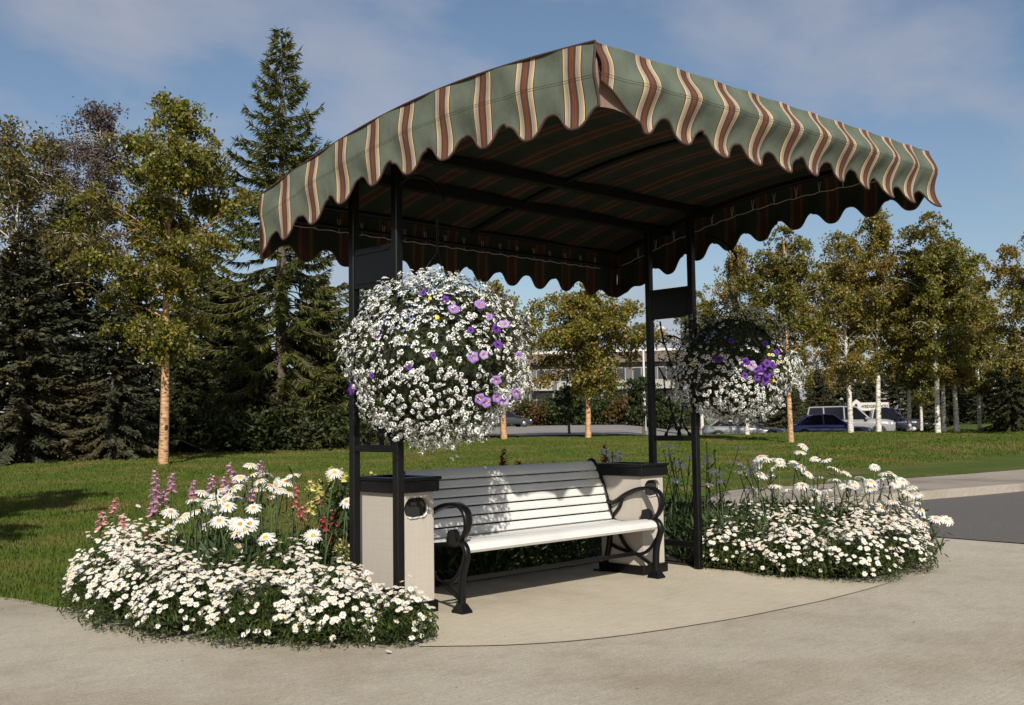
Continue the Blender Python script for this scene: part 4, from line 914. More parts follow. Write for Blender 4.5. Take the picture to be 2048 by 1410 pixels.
# leafy undergrowth of the beds
def undergrowth(name, polys, n, hmax, seed, m=M_sleaf):
    r = np.random.default_rng(seed); C = []
    for (x0, x1, y0, y1, k) in polys:
        C.append(np.stack([r.uniform(x0, x1, k), r.uniform(y0, y1, k), r.uniform(.02, hmax, k)], 1))
    C = np.concatenate(C); V, F = leaf_quads(C, rand_dirs(len(C), r)+np.array([0, 0, .7]), rand_dirs(len(C), r), r.uniform(.05, .13, len(C)), r.uniform(.012, .028, len(C)))
    return tag(obj(name, npmesh(name, V, F, m)), {1: 'dark leafy undergrowth filling the left flower bed', 2: 'dark leafy undergrowth filling the right flower bed', 3: 'taller dark leafy growth in shade right behind the bench'}[seed], 'undergrowth', None, 'stuff')
undergrowth('undergrowth', [(-1.35, -.60, .9, 2.3, 4200), (-.6, 2.6, 1.05, 1.5, 2600), (-.3, .6, 1.4, 2.0, 700)], 0, .42, 1)
undergrowth('undergrowth', [(-.2, 2.3, .92, 1.4, 9000)], 0, .84, 3)
undergrowth('undergrowth', [(2.75, 4.6, .1, 1.5, 3600), (2.8, 4.6, -.6, .3, 1500), (4.4, 5.1, .2, 1.0, 700)], 0, .42, 2)

# ------------------------------------------------------------------ grass blades on the near lawn
def grass():
    r = np.random.default_rng(5); n = 300000
    s = 7.2*(49/7.2)**r.random(n); u = r.uniform(-60, 2110, n); rr = (u-1024)/CF*s*1.005
    X_ = CAM[0]+s*FH[0]+rr*RH[0]; Y_ = CAM[1]+s*FH[1]+rr*RH[1]
    leftline = np.interp(Y_, [1.25, 2.0, 2.3, 3.2, 4.3, 7.5, 30], [-.7, -1.35, -1.80, -1.97, -2.32, -3.42, -16])
    ok = (Y_ > 1.4) & (X_ > leftline-.02)
    klx = np.array([k[0] for k in kl]); kly = np.array([k[1] for k in kl])
    ok &= np.where(X_ > 6, Y_ > np.interp(X_, klx, kly)+np.where(X_ > 9, 2.25, .35+1.9*np.clip((X_-6.1)/2.9, 0, 1)), True)
    ok &= np.where((X_ > 2.6) & (X_ <= 6), Y_ > 1.7, True); ok &= ~((X_ > -1.7) & (X_ < .4) & (Y_ < 2.3)) & ~((X_ >= .3) & (X_ < 2.7) & (Y_ < 1.6))
    X_, Y_, s = X_[ok], Y_[ok], s[ok]; m = len(X_); Z_ = terrain(X_, Y_)-.03+np.where(X_ > 8, .16*np.clip(1-(Y_-np.interp(X_, klx, kly)-2.2)/4.2, 0, 1), 0)+np.where((X_ > 6) & (X_ <= 8), .03, 0)
    h = r.uniform(.014, .030, m)*(1+np.minimum(s, 20)*.012); wd = .0035+.0008*s; a = r.uniform(0, 2*PI, m); la = r.uniform(0, 2*PI, m); ln = r.uniform(.1, .8, m)*h
    B0 = np.stack([X_-np.cos(a)*wd, Y_-np.sin(a)*wd, Z_], 1); B1 = np.stack([X_+np.cos(a)*wd, Y_+np.sin(a)*wd, Z_], 1); T_ = np.stack([X_+np.cos(la)*ln, Y_+np.sin(la)*ln, Z_+h+.02], 1)
    V = np.stack([B0, B1, T_], 1).reshape(-1, 3)
    tag(obj('grass', npmesh('grass', V, np.arange(3*m).reshape(-1, 3), M_blade)), 'short mown grass blades of the lawn', 'grass', None, 'stuff')
grass()

# ------------------------------------------------------------------ trees
def curve_pts(p0, d0, ln, n, droop, r, wob=.12):
    P = [np.array(p0, float)]; d = np.array(d0, float); d /= np.linalg.norm(d)
    for k in range(n):
        d = d+np.array([0, 0, -droop/n])+r.normal(size=3)*wob/n**.5; d /= np.linalg.norm(d); P.append(P[-1]+d*ln/n)
    return np.array(P)
def birch(seed, H, cb, rx, nleaf, lsize, bark, leaf, tr=.13, droop=1.5, lean=(0, 0), sparse=1.0, up=(35, 62), nb=46, twigs=None, shape=.36, gold=None):
    """returns (trunk mesh, crown mesh) for a tree of height H; crown starts at cb"""
    r = np.random.default_rng(seed); tb = MB()
    nseg = 12; tp = [np.array([lean[0]*f+.07*math.sin(5*f+seed)*f*(1-f)*4*.6, lean[1]*f+.05*math.cos(4*f+seed)*f*(1-f)*3, H*.97*f]) for f in np.linspace(0, 1, nseg)]
    tb.tube(tp, [tr*1.25]+[tr*(1-f)**.8+.012 for f in np.linspace(.06, 1, nseg-1)], 8)
    tpz = np.array(tp); C = []; T = []; G = 0
    for k in range(nb):
        f = cb/H*.92+(1-cb/H*.92)*(k+r.random()*.8)/nb; f = min(f, .985); z = H*.97*f
        p0 = np.array([np.interp(z, tpz[:, 2], tpz[:, 0]), np.interp(z, tpz[:, 2], tpz[:, 1]), z])
        t_ = (f-cb/H*.92)/(1-cb/H*.92); prof_ = (t_/shape)**.5 if t_ < shape else max(.10, 1-((t_-shape)/(1-shape))**1.5)
        ln = rx*prof_*r.uniform(.72, 1.22)*1.12; a = k*2.39996+r.normal()*.35; e = math.radians(r.uniform(*up))*(1 if t_ > .15 else .6)
        P = curve_pts(p0, (math.cos(a)*math.cos(e), math.sin(a)*math.cos(e), math.sin(e)), ln*1.2, 7, droop*.55, r)
        tb.tube(P, [max(.006, .32*tr*(1-i/7.5)*(1-.6*f)) for i in range(len(P))], 5)
        nt2 = max(4, int(11*ln/rx+3))
        for q in range(nt2):
            g = r.uniform(.22, 1.0); i = min(6, int(g*7)); pp = P[i]*(1-(g*7-i))+P[i+1]*(g*7-i)
            a2 = r.uniform(0, 2*PI); tw = curve_pts(pp, (math.cos(a2), math.sin(a2), r.uniform(-.2, .7)), rx*r.uniform(.20, .46), 5, droop, r, .2)
            if q % 2 == 0 and ln > .5*rx: tb.tube(tw[:5], [.010, .008, .006, .005, .004], 4)
            C.append(tw)
    C = np.array(C); m = len(C); per = max(1, int(nleaf/m)); n = m*per
    ti = np.repeat(np.arange(m), per); g = r.uniform(.05, 1, n)*4.999; i = g.astype(int); f = (g-i)[:, None]
    P = C[ti, i]*(1-f)+C[ti, np.minimum(i+1, 5)]*f+r.normal(size=(n, 3))*rx*.045
    if sparse < 1: 
        dens = np.sin(P[:, 0]*2.1+seed)*np.sin(P[:, 1]*2.3+1)*np.sin(P[:, 2]*1.4+2); P = P[(dens > .25-sparse*.6)]
    n = len(P); Tn = rand_dirs(n, r)+np.array([0, 0, -.5]); Tn /= np.linalg.norm(Tn, axis=1, keepdims=True)
    V, F = leaf_quads(P, Tn, rand_dirs(n, r)+np.array([0, 0, .3]), lsize*r.uniform(.7, 1.35, n), lsize*.62*r.uniform(.7, 1.2, n))
    return tb.mesh('trunk', bark), npmesh('crown', V, F, leaf)
def conifer(seed, H, R, base, nwh, leaf, droop=.5, tip=.6, elev=(-8, 25), twl=.28, tww=.05, dens=1.0, sparse_top=0.0, hang=.5, per=5, pw=.85, fp=1.0):
    r = np.random.default_rng(seed); tb = MB(); tb.tube([(0, 0, 0), (0, 0, H*.5), (.02, 0, H*.97)], [H*.017, H*.010, .012], 8)
    C = []; T = []
    for k in range(nwh):
        f = ((k+.5*r.random())/nwh)**fp; z = base+(H*.985-base)*f; prof_ = (1-f)**pw
        nbk = max(3, int(per*(1-.4*f)+r.integers(2)))
        for j in range(nbk):
            ln = R*prof_*r.uniform(.72, 1.15)+.12; a = 2*PI*j/nbk+k*1.1+r.normal()*.2; e = math.radians(elev[0]+(elev[1]-elev[0])*f+r.normal()*6)
            m = 6; P = [np.array([0, 0, z])]; d = np.array([math.cos(a)*math.cos(e), math.sin(a)*math.cos(e), math.sin(e)])
            for q in range(m):
                d = d+np.array([0, 0, (-droop if q < m/2 else tip)/m*(1.1-.5*f)]); d /= np.linalg.norm(d); P.append(P[-1]+d*ln/m)
            P = np.array(P); 
            if ln > .6: tb.tube(P, [.012+.018*ln/R*(1-i/6.5) for i in range(m+1)], 4)
            nn = int(dens*ln*28)+6; g = r.uniform(.08 if f > .5 else .2, 1, nn)*(m-.001); i = g.astype(int); fr = (g-i)[:, None]; Q = P[i]*(1-fr)+P[i+1]*fr
            ax = P[i+1]-P[i]; ax /= np.linalg.norm(ax, axis=1, keepdims=True); sd_ = np.cross(ax, np.array([0, 0, 1.])); sgn = r.choice([-1, 1], nn)[:, None]
            tw = ax*.75+sd_*sgn*r.uniform(.3, 1.1, (nn, 1))+np.array([0, 0, -hang])*r.uniform(0, 1.3, (nn, 1))+r.normal(size=(nn, 3))*.18; tw /= np.linalg.norm(tw, axis=1, keepdims=True)
            L_ = twl*r.uniform(.6, 1.3, nn)*(1-.35*g/m); C.append(np.concatenate([Q+tw*L_[:, None]*.5, tw, L_[:, None]], 1))
    A_ = np.concatenate(C); n = len(A_); V, F = leaf_quads(A_[:, :3], A_[:, 3:6], rand_dirs(n, r), A_[:, 6], tww*r.uniform(.7, 1.3, n))
    return tb.mesh('trunk', M_bark3), npmesh('crown', V, F, leaf)
def plant(name, label, cat, meshes, u, s, scale=1.0, rz=0.0, group=None, dz=0.0):
    p = at(u, s); p[2] += dz-.03
    t = thing(name, label, cat, p, rz, group, scale)
    obj('trunk', meshes[0], t); obj('crown', meshes[1], t); return t
GB = 'birches standing on the right of the lawn'; GC = 'dark conifers behind the lawn'
def height(u, v, s): 
    return float(ray(u, v, s)[2]-at(u, s)[2])
# left side
h = height(300, 190, 27); bmain = birch(11, h, 3.3, 1.95, 50000, .108, M_bark2, M_birch, .115, 1.3, (-.5, .3), .96, (30, 62), 60, shape=.36)
plant('birch_tree', 'green gold birch with a leaning tan trunk, standing alone on the left lawn', 'birch', bmain, 327, 27, 1, 2.0)
h = height(60, 215, 33); bthin = birch(12, h, 3.5, 3.0, 22000, .14, M_bark, M_birchs, .12, 1.7, (.4, .2), .65, (35, 60), 46)
plant('birch_tree', 'thin golden birch at the left edge, partly out of the picture', 'birch', bthin, 15, 33, 1, .3)
h = height(190, 190, 41); bbare = birch(13, h, 4.5, 2.6, 26000, .12, M_bark, M_twig, .12, .7, (.2, 0), .7, (45, 72), 66)
plant('birch_tree', 'nearly bare birch with purplish twigs and pale stems behind the left birch', 'birch', bbare, 190, 41, 1, 1.0)
plant('birch_tree', 'second bare birch, left of the other bare one, at the back left', 'birch', bbare, 110, 43, .93, 3.3)
sprA = conifer(21, 9.0, 3.7, .15, 34, M_spr, .75, .9, (-14, 30), .40, .12, 1.9, 0, .45, 9)
sprB = conifer(22, 8.5, 3.3, .15, 32, M_spr, .8, .9, (-16, 28), .40, .12, 1.9, 0, .5, 9)
def conv(mesh_h, u, v, s): return height(u, v, s)/mesh_h
plant('spruce_tree', 'broad blue green spruce filling the left edge behind the lawn', 'spruce', sprA, 40, 30.5, conv(9.0, 40, 455, 30.5), 0, GC)
plant('spruce_tree', 'blue green spruce with skirts to the ground behind the lone birch', 'spruce', sprB, 225, 31.5, conv(8.5, 225, 560, 31.5), 1, GC)
plant('spruce_tree', 'young spruce top pointing up between the birches at the far left', 'spruce', sprB, 125, 39, conv(8.5, 125, 390, 39), 2.2, GC)
plant('spruce_tree', 'spruce at the far left rim, only its branches in the picture', 'spruce', sprB, -150, 29, conv(8.5, -150, 520, 29), 4, GC)
lar = conifer(23, 14.3, 4.0, .3, 52, M_larch, .9, 2.0, (-20, 36), .40, .052, 2.5, .4, .9, 7, .84, 1.35)
plant('larch_tree', 'tall green larch with upswept tips towering behind the canopy', 'larch', lar, 562, 37, conv(14.3, 560, 45, 37), .6)
firs = conifer(24, 7.5, 3.2, .1, 30, M_dspr, .9, .6, (-20, 25), .42, .12, 1.8, 0, .7, 8)
for lab, u, v, s, rz in (('dark fir right of the lone birch trunk, below the larch', 445, 545, 39, 1), ('dark fir in front of the larch foot, leaning branches to the lawn', 640, 600, 37.5, 2), ('dark fir seen between the left posts', 745, 560, 41, 3), ('squat dark fir between the lone birch and the larch', 500, 640, 36.5, 4), ('dark fir behind the basket ball by the left posts', 860, 640, 46, 5), ('low dark fir right behind the lone birch trunk', 370, 690, 35, 2.5), ('tall dark fir in the gap between the lone birch and the larch', 400, 520, 48, 1.7), ('dark fir in the back row left of the larch top', 480, 560, 50, .6), ('dark fir in the back row just right of the larch', 640, 540, 50, 3.9), ('fir in the back row left of the lone birch', 290, 540, 47, 5.2)):
    plant('fir_tree', lab, 'fir', firs, u, s, conv(7.5, u, v, s), rz, GC)
# low bushes at the lawn's far left rim
def bush(seed, m, nl=2600, ls=.11):
    r = np.random.default_rng(seed); C = []
    for k in range(26):
        c = np.array([r.normal()*.42, r.normal()*.42, r.uniform(.25, .85)]); C.append(c+r.normal(size=(nl//26, 3))*.16)
    P = np.concatenate(C); P[:, 2] = np.maximum(P[:, 2], .03); V, F = leaf_quads(P, rand_dirs(len(P), r), rand_dirs(len(P), r)+np.array([0, 0, .4]), ls*r.uniform(.7, 1.3, len(P)), ls*.6)
    b = MB(); [b.tube([(0, 0, 0), (c[0][0]*.5, c[0][1]*.5, .3), tuple(c[0])], [.03, .02, .008], 5) for c in C[:9]]
    return b.mesh('stems', M_bark3), npmesh('foliage', V, F, m)
bu1 = bush(41, M_shrub); bu2 = bush(42, M_shrubo); bu3 = bush(43, M_dspr)
def plant_bush(label, me, u, s, sc_, rz, cat='shrub', group=None):
    t = thing('shrub', label, cat, at(u, s)-np.array([0, 0, .05]), rz, group, sc_); obj('stems', me[0], t); obj('foliage', me[1], t)
for i, (u, s, k, w_) in enumerate(((420, 34.5, 1.5, 1.5), (515, 34.8, 1.4, 1.7), (600, 35.2, 1.6, 1.6), (670, 36, 1.5, 1.5), (560, 37, 2.2, 1.8))):
    plant_bush(('low dark bush just right of the lone birch trunk', 'low dark bush under the larch, second from the lone birch', 'low dark bush at the foot of the larch', 'low dark bush left of the left posts, at the lawn rim', 'bigger dark bush behind the low ones under the larch')[i], (bu1 if i % 2 else bu3), u, s, (w_, w_, k), i*1.3, 'shrub', 'dark bushes under the larch')
# centre
h = height(1180, 572, 46); bcen = birch(14, h, 2.5, 2.5, 22000, .16, M_bark2, M_birchb, .12, 1.35, (.1, 0), 1, (20, 58), 48, shape=.34)
plant('birch_tree', 'round golden brown birch by the parking lot, seen under the canopy', 'birch', bcen, 1176, 46, 1, .5)
h = height(1040, 560, 45); bsec = birch(15, h, 2.3, 2.2, 15000, .16, M_bark2, M_birchb, .13, 1.6, (.25, .1), .9, (30, 60), 44)
plant('birch_tree', 'golden brown birch half hidden behind the left flower basket', 'birch', bsec, 1008, 45, 1, 2.5)
h = height(1137, 770, 52); ysap = birch(16, h, .8, .9, 2500, .13, M_bark3, M_shrub, .06, .5, (0, 0), 1, (20, 60), 22)
plant('young_tree', 'small dark green young tree left of the round birch', 'young tree', ysap, 1138, 52)
plant('young_tree', 'small young tree near the right posts at the lot edge', 'young tree', ysap, 1287, 52, 1.2, 2)
# right
h = 10.0; ba = birch(17, 10.0, 2.75, 2.3, 24000, .145, M_bark, M_birchb, .12, 1.6, (.15, .1), .93, (34, 64), 46)
bb = birch(18, 10.0, 2.9, 1.9, 25000, .14, M_bark, M_birch, .11, 1.7, (-.2, .15), .93, (42, 70), 46)
bc = birch(19, 10.0, 2.6, 2.1, 19000, .14, M_bark, M_birchb, .105, 1.7, (.1, -.2), .82, (46, 72), 44)
ba2 = birch(18, 10.0, 2.9, 1.9, 25000, .14, M_bark2, M_birch, .11, 1.7, (-.2, .15), .93, (42, 70), 46)
for lab, me, u, v, s, rz in (
 ('birch with an orange lit trunk on the lawn, just right of the right flower basket', ba2, 1581, 442, 36, 1.0), ('white trunked birch in front of the blue and white cars, left of the sign', ba, 1701, 455, 47, 2.0),
 ('birch with a white trunk in front of the sign', bc, 1757, 410, 47.5, 0.2), ('birch with a short white trunk right of the sign', bb, 1818, 520, 48, 3.0), ('tallest birch of the right group, first of the close trunk pair', bb, 1875, 412, 45, 4.0),
 ('birch right behind the tallest one, second of the close trunk pair', bc, 1887, 480, 46, 5.0), ('birch with a slightly leaning white trunk right of the trunk pair', ba, 1913, 470, 46.5, 1.5), ('slim birch furthest right with its white trunk in view', bb, 1958, 560, 48, 2.7),
 ('birch at the right edge of the picture, cut by the frame', ba, 2085, 455, 40, .7), ('thin birch between the silver and the blue car', bc, 1494, 480, 47, 3.6), ('birch far behind the short trunk, in shade', bb, 1842, 610, 62, 2.2), ('birch in the back row behind the right basket', ba, 1630, 545, 84, 4.4),
 ('birch in the back row above the sign', bb, 1790, 560, 92, 1.1), ('birch in the back row at the far right', bc, 1990, 610, 60, 3.9), ('slender birch peeking out right of the right posts, behind the basket', bb, 1405, 575, 70, 5.3)):
    plant('birch_tree', lab, 'birch', me, u, s, conv(10.0, u, v, s), rz, GB)
t_ = thing('birch_tree', 'birch beyond the left edge of the frame, its shadow falling across the left lawn', 'birch', tuple(CAM[:2]+FH[:2]*6.0-RH[:2]*6.6)+(0,), 1.2, None, .85)
obj('trunk', bb[0], t_); obj('crown', bb[1], t_)
GD = 'dark conifers at the back right'
for lab, me, u, v, s, rz in (('dark spruce behind the white car at the back of the lot', sprB, 1640, 735, 70, 0), ('dark fir at the right edge with branches down to the lawn', firs, 2025, 690, 46, 1), ('dark fir behind the slim birch at the right', firs, 1975, 735, 56, 2), ('dark fir at the back behind the sign', firs, 1745, 740, 80, 3), ('dark fir at the back between the trunk pair and the leaning birch', firs, 1895, 720, 64, 4), ('dark fir at the back right of the short trunk', firs, 1838, 735, 70, 5), ('dark spruce at the back behind the orange lit trunk', sprA, 1570, 725, 84, 2), ('fir at the far right behind the edge birch', firs, 2090, 640, 54, 3), ('dark spruce at the back left of the short trunk', sprA, 1800, 700, 88, 1.5), ('dark spruce at the back behind the trunk pair', sprA, 1870, 690, 90, 2.5), ('dark spruce at the back behind the leaning birch', sprB, 1930, 690, 86, .5), ('dark spruce at the back behind the slim birch', sprA, 2000, 670, 82, 3.5), ('dark spruce at the back above the blue car', sprB, 1690, 720, 94, 4.5), ('spruce deep in the right corner behind the others', sprA, 2060, 650, 74, 5.5),
                             ('spruce at the back behind the right posts', sprB, 1345, 720, 125, 1), ('small far spruce top above the motel roof', sprB, 1272, 680, 135, 2)):
    plant('spruce_tree' if me is not firs else 'fir_tree', lab, 'spruce' if me is not firs else 'fir', me, u, s, conv({id(sprA): 9.0, id(sprB): 8.5, id(firs): 7.5}[id(me)], u, v, s), rz, GD)
# distant wood along the horizon, one mass
def wood():
    r = np.random.default_rng(77); P = []; 
    for k in range(150):
        u = r.uniform(-500, 2700); s = r.uniform(150, 230); q = at(u, s); H_ = r.uniform(6, 11) if not 950 < u < 1400 else r.uniform(3.5, 6); n = 150
        z = r.random(n)**1.2; a = r.uniform(0, 2*PI, n); rad_ = (1-z)*r.uniform(2, 3.6)*np.sqrt(r.random(n))+.2
        P.append(np.stack([q[0]+rad_*np.cos(a), q[1]+rad_*np.sin(a), q[2]+z*H_], 1))
    P = np.concatenate(P); V, F = leaf_quads(P, rand_dirs(len(P), r)+np.array([0, 0, -.4]), rand_dirs(len(P), r), 1.5, .8)
    tag(obj('distant_wood', npmesh('distant_wood', V, F, M_dspr)), 'dark far off wood along the horizon', 'wood', None, 'stuff')
wood()
# shrubs along the motel
for i, (u, s, k, w_, me) in enumerate(((1000, 99, 3.0, 2.6, bu1), (1030, 100, 2.6, 2.8, bu2), (1062, 100, 2.2, 2.6, bu2), (1092, 101, 2.8, 2.6, bu1), (1125, 101, 3.2, 2.6, bu1), (1160, 101, 2.9, 2.6, bu1), (1195, 100, 3.0, 2.6, bu1), (1228, 100, 3.2, 2.8, bu1), (1262, 98, 3.0, 2.8, bu2), (1292, 97, 3.1, 2.8, bu1), (1322, 97, 3.2, 2.8, bu1))):
    plant_bush('%s shrub in front of the motel, %s' % ('green' if me is bu1 else 'rusty orange', ('first from the left', 'second from the left', 'third from the left', 'fourth from the left', 'fifth from the left', 'left of the round birch trunk', 'right of the round birch trunk', 'fourth from the right end', 'under the lower balcony', 'second from the right end', 'at the right end')[i]), me, u, s, (w_, w_, k), i*.9, 'shrub', 'shrubs in front of the motel')

# ------------------------------------------------------------------ motel
M_wallg = simple('grey_stucco', (.11, .107, .104), .9, .08, 4); M_shing = simple('brown_shingles', (.115, .085, .065), .9, .3, 14, bmp=.8, bscale=30); M_fascia = simple('white_fascia', (.55, .54, .52), .6, .05); M_glass = simple('dark_window_glass', (.03, .035, .042), .12, .2, 3, spec=.8); M_wframe = simple('weathered_window_frame', (.30, .30, .29), .7); M_rail = simple('pale_balcony_boards', (.36, .35, .33), .7, .06)
q0 = at(1020, 112); q1 = at(1360, 108); dvec = (q1-q0)[:2]; Lm = float(np.linalg.norm(dvec)); rzm = math.atan2(dvec[1], dvec[0])
mo = thing('motel_building', 'grey three storey motel with brown shingle roof band and pale balconies across the lot', 'motel', (q0[0], q0[1], q0[2]-.3), rzm)
zt_ = float(ray(1190, 702, 110)[2]-q0[2]+.3)
MB().box((0, 0, 0), (Lm, 9, zt_-1.35)).build('wall', M_wallg, mo)
rb = MB(); rb.loft([[(-.6, -.75, zt_-1.35), (Lm+.6, -.75, zt_-1.35), (Lm+.6, 9.5, zt_-1.35), (-.6, 9.5, zt_-1.35)], [(-.2, -.25, zt_-.2), (Lm+.2, -.25, zt_-.2), (Lm+.2, 9.2, zt_-.2), (-.2, 9.2, zt_-.2)]]); rf = rb.build('roof', M_shing, mo)
MB().box((-.3, -.35, zt_-.2), (Lm+.3, 9.3, zt_+.05)).build('fascia', M_fascia, rf)
fl_h = 2.62; nwin = 7
for f in range(3):
    zb = zt_-1.45-(f+1)*fl_h
    for k in range(nwin):
        xw = Lm*(k+.5)/nwin
        wf = MB(); 
        for a, c in (((-.95, -.05, .35), (-.87, .02, 2.2)), ((.87, -.05, .35), (.95, .02, 2.2)), ((-.87, -.05, 2.12), (.87, .02, 2.2)), ((-.87, -.05, .35), (.87, .02, .43)), ((-.04, -.05, .43), (.04, .02, 2.12))):
            wf.box((xw+a[0], a[1], zb+a[2]), (xw+c[0], c[1], zb+c[2]))
        wo = wf.build('window', M_wframe, mo); MB().box((xw-.87, -.012, zb+.43), (xw+.87, .0, zb+2.12)).build('pane', M_glass, wo)
    if f < 2:
        for k in range(nwin):
            x0, x1 = Lm*k/nwin+.25, Lm*(k+1)/nwin-.25
            ba_ = MB(); ba_.box((x0, -1.3, zb-.16), (x1, 0, zb)); 
            for j in range(12): ba_.box((x0+(x1-x0)*j/12+.02, -1.32, zb-.05), (x0+(x1-x0)*(j+1)/12-.02, -1.28, zb+.72))
            ba_.box((x0-.03, -1.35, zb+.72), (x1+.03, -1.25, zb+.80)); ba_.build('balcony', M_rail, mo)

# ------------------------------------------------------------------ street lamp beside the right posts
p = at(1290, 72); sl = thing('street_lamp', 'pale street lamp with a curved arm far behind the right posts', 'street lamp', p, 0)
hl = height(1310, 655, 72); MB().tube([(0, 0, -.2), (0, 0, hl*.9)], [.10, .07], 8).build('pole', M_fascia, sl)
MB().tube(spline([(0, 0, hl*.88), (.15*RH[0], .15*RH[1], hl*.97), (.7*RH[0], .7*RH[1], hl), (1.5*RH[0], 1.5*RH[1], hl*.985)], 5), [.06]*15+[.05], 6).build('arm', M_fascia, sl)
MB().box((1.3*RH[0]-.2, 1.3*RH[1]-.2, hl*.965), (1.3*RH[0]+.25, 1.3*RH[1]+.25, hl*.985), 0, .03).build('lamp_head', M_fascia, sl)

# ------------------------------------------------------------------ cars
M_glassc = simple('car_glass', (.008, .009, .012), .08, .2, 2, spec=.35); M_tyre = simple('tyre_rubber', (.012, .012, .012), .85); M_rim = simple('alloy_rim', (.45, .45, .46), .3, .1, metal=.8); M_lamp = simple('headlight_glass', (.72, .72, .74), .08, .05); M_chrome = simple('chrome_trim', (.6, .6, .62), .15, .05, metal=1.0); M_grey = simple('dark_plastic', (.02, .02, .022), .6); M_tail = simple('red_tail_lamp', (.35, .02, .015), .2)
def paint(n, c): return simple(n, c, .28, .04, 3, coat=.8)
def car(label, cat, u, s, rz, col, kind, Ln, Hh, Wd, dz=0.0):
    t = thing('parked_car', label, cat, at(u, s)+np.array([0, 0, dz]), rz, 'cars parked across the lawn'); P = paint('car_paint', col)
    suv = kind in ('suv', 'pickup'); zl = .36 if suv else .24; belt = Hh*(.60 if suv else .62); hood = Hh*(.585 if suv else .50); wr = .38 if suv else .31; hw = Wd/2
    xf, xr = Ln*.315, -Ln*.315        # axles; nose points to +x
    st = [(-Ln/2, .80, zl+.12, belt*.80), (-Ln/2+.08, .92, zl+.05, belt*.97), (-Ln*.40, .985, zl, belt), (-Ln*.1, 1.0, zl, belt), (Ln*.16, 1.0, zl, belt*.995), (Ln*.24, .99, zl, hood*1.04), (Ln*.40, .95, zl, hood), (Ln/2-.10, .88, zl+.03, hood*.92), (Ln/2, .74, zl+.12, hood*.74)]
    rings = []
    for x, wk, z0, z1 in st:
        w_ = hw*wk; mid = z0+(z1-z0)*.62
        rings.append([(x, -w_*.93, z0), (x, -w_, z0+.10), (x, -w_*1.0, mid), (x, -w_*.95, z1-.05), (x, -w_*.86, z1), (x, 0, z1+.025), (x, w_*.86, z1), (x, w_*.95, z1-.05), (x, w_, mid), (x, w_, z0+.10), (x, w_*.93, z0), (x, 0, z0)])
    b = MB(); b.loft(rings, 0, True, True)
    # cabin pillars and roof
    if kind == 'sedan': g = [(-Ln*.40, belt), (-Ln*.255, Hh*.965), (-Ln*.05, Hh), (Ln*.045, Hh*.975), (Ln*.225, hood*1.06)]
    elif kind == 'suv': g = [(-Ln*.488, belt), (-Ln*.455, Hh*.985), (-Ln*.1, Hh), (Ln*.075, Hh*.98), (Ln*.215, hood*1.06)]
    else: g = [(-Ln*.13, belt), (-Ln*.105, Hh*.97), (Ln*.0, Hh), (Ln*.085, Hh*.975), (Ln*.22, hood*1.06)]
    wi, wt = hw*.90, hw*.74
    def sec(x, z): 
        k = (z-belt)/(Hh-belt); return wi+(wt-wi)*max(0, min(1, k))
    b.add([(g[1][0], -sec(*g[1]), g[1][1]), (g[2][0], -sec(*g[2]), g[2][1]), (g[3][0], -sec(*g[3]), g[3][1]), (g[3][0], sec(*g[3]), g[3][1]), (g[2][0], sec(*g[2]), g[2][1]), (g[1][0], sec(*g[1]), g[1][1]), (g[1][0], 0, g[1][1]+.03), (g[2][0], 0, g[2][1]+.04), (g[3][0], 0, g[3][1]+.03)],
          [(0, 1, 7, 6), (1, 2, 8, 7), (6, 7, 4, 5), (7, 8, 3, 4)], 0, True)
    gl = MB(); pil = MB()
    for sy in (-1, 1):
        low = [(g[0][0], sy*sec(*g[0]), g[0][1]), (g[4][0], sy*sec(*g[4]), g[4][1])]; 
        poly = [(g[0][0], sy*wi, belt), (g[4][0], sy*wi, belt*.99), (g[3][0], sy*sec(*g[3]), g[3][1]), (g[2][0], sy*sec(*g[2]), g[2][1]), (g[1][0], sy*sec(*g[1]), g[1][1])]
        gl.add(poly, [(0, 1, 2, 3, 4)] if sy < 0 else [(4, 3, 2, 1, 0)])
        prs = [((g[0][0], g[0][1]), (g[1][0], g[1][1])), ((g[3][0], g[3][1]), (g[4][0], g[4][1]))]
        xs = (-.08*Ln, ) if kind == 'sedan' else ((-.06*Ln, -.29*Ln) if kind == 'suv' else (.03*Ln,))
        for x in xs: prs.append(((x, belt), (x-.03, Hh*.985)))
        prs.append(((g[1][0], g[1][1]), (g[2][0], g[2][1]))); prs.append(((g[2][0], g[2][1]), (g[3][0], g[3][1])))
        for (xa, za), (xb, zb) in prs: pil.tube([(xa, sy*(sec(xa, za)+.005), za), (xb, sy*(sec(xb, zb)+.005), zb)], .045 if kind != 'suv' else .055, 6)
    gl.add([(g[4][0], -wi, g[4][1]), (g[4][0], wi, g[4][1]), (g[3][0], sec(*g[3]), g[3][1]), (g[3][0], -sec(*g[3]), g[3][1])], [(0, 1, 2, 3)])
    gl.add([(g[0][0], wi, g[0][1]), (g[0][0], -wi, g[0][1]), (g[1][0], -sec(*g[1]), g[1][1]), (g[1][0], sec(*g[1]), g[1][1])], [(0, 1, 2, 3)])
    b.v, b.f = b.v, b.f; n0 = len(b.v); b.v += pil.v; b.f += [[n0+i for i in f] for f in pil.f]; b.m += pil.m; b.sm += pil.sm
    b.build('body', P, t); gl.build('windows', M_glassc, t)
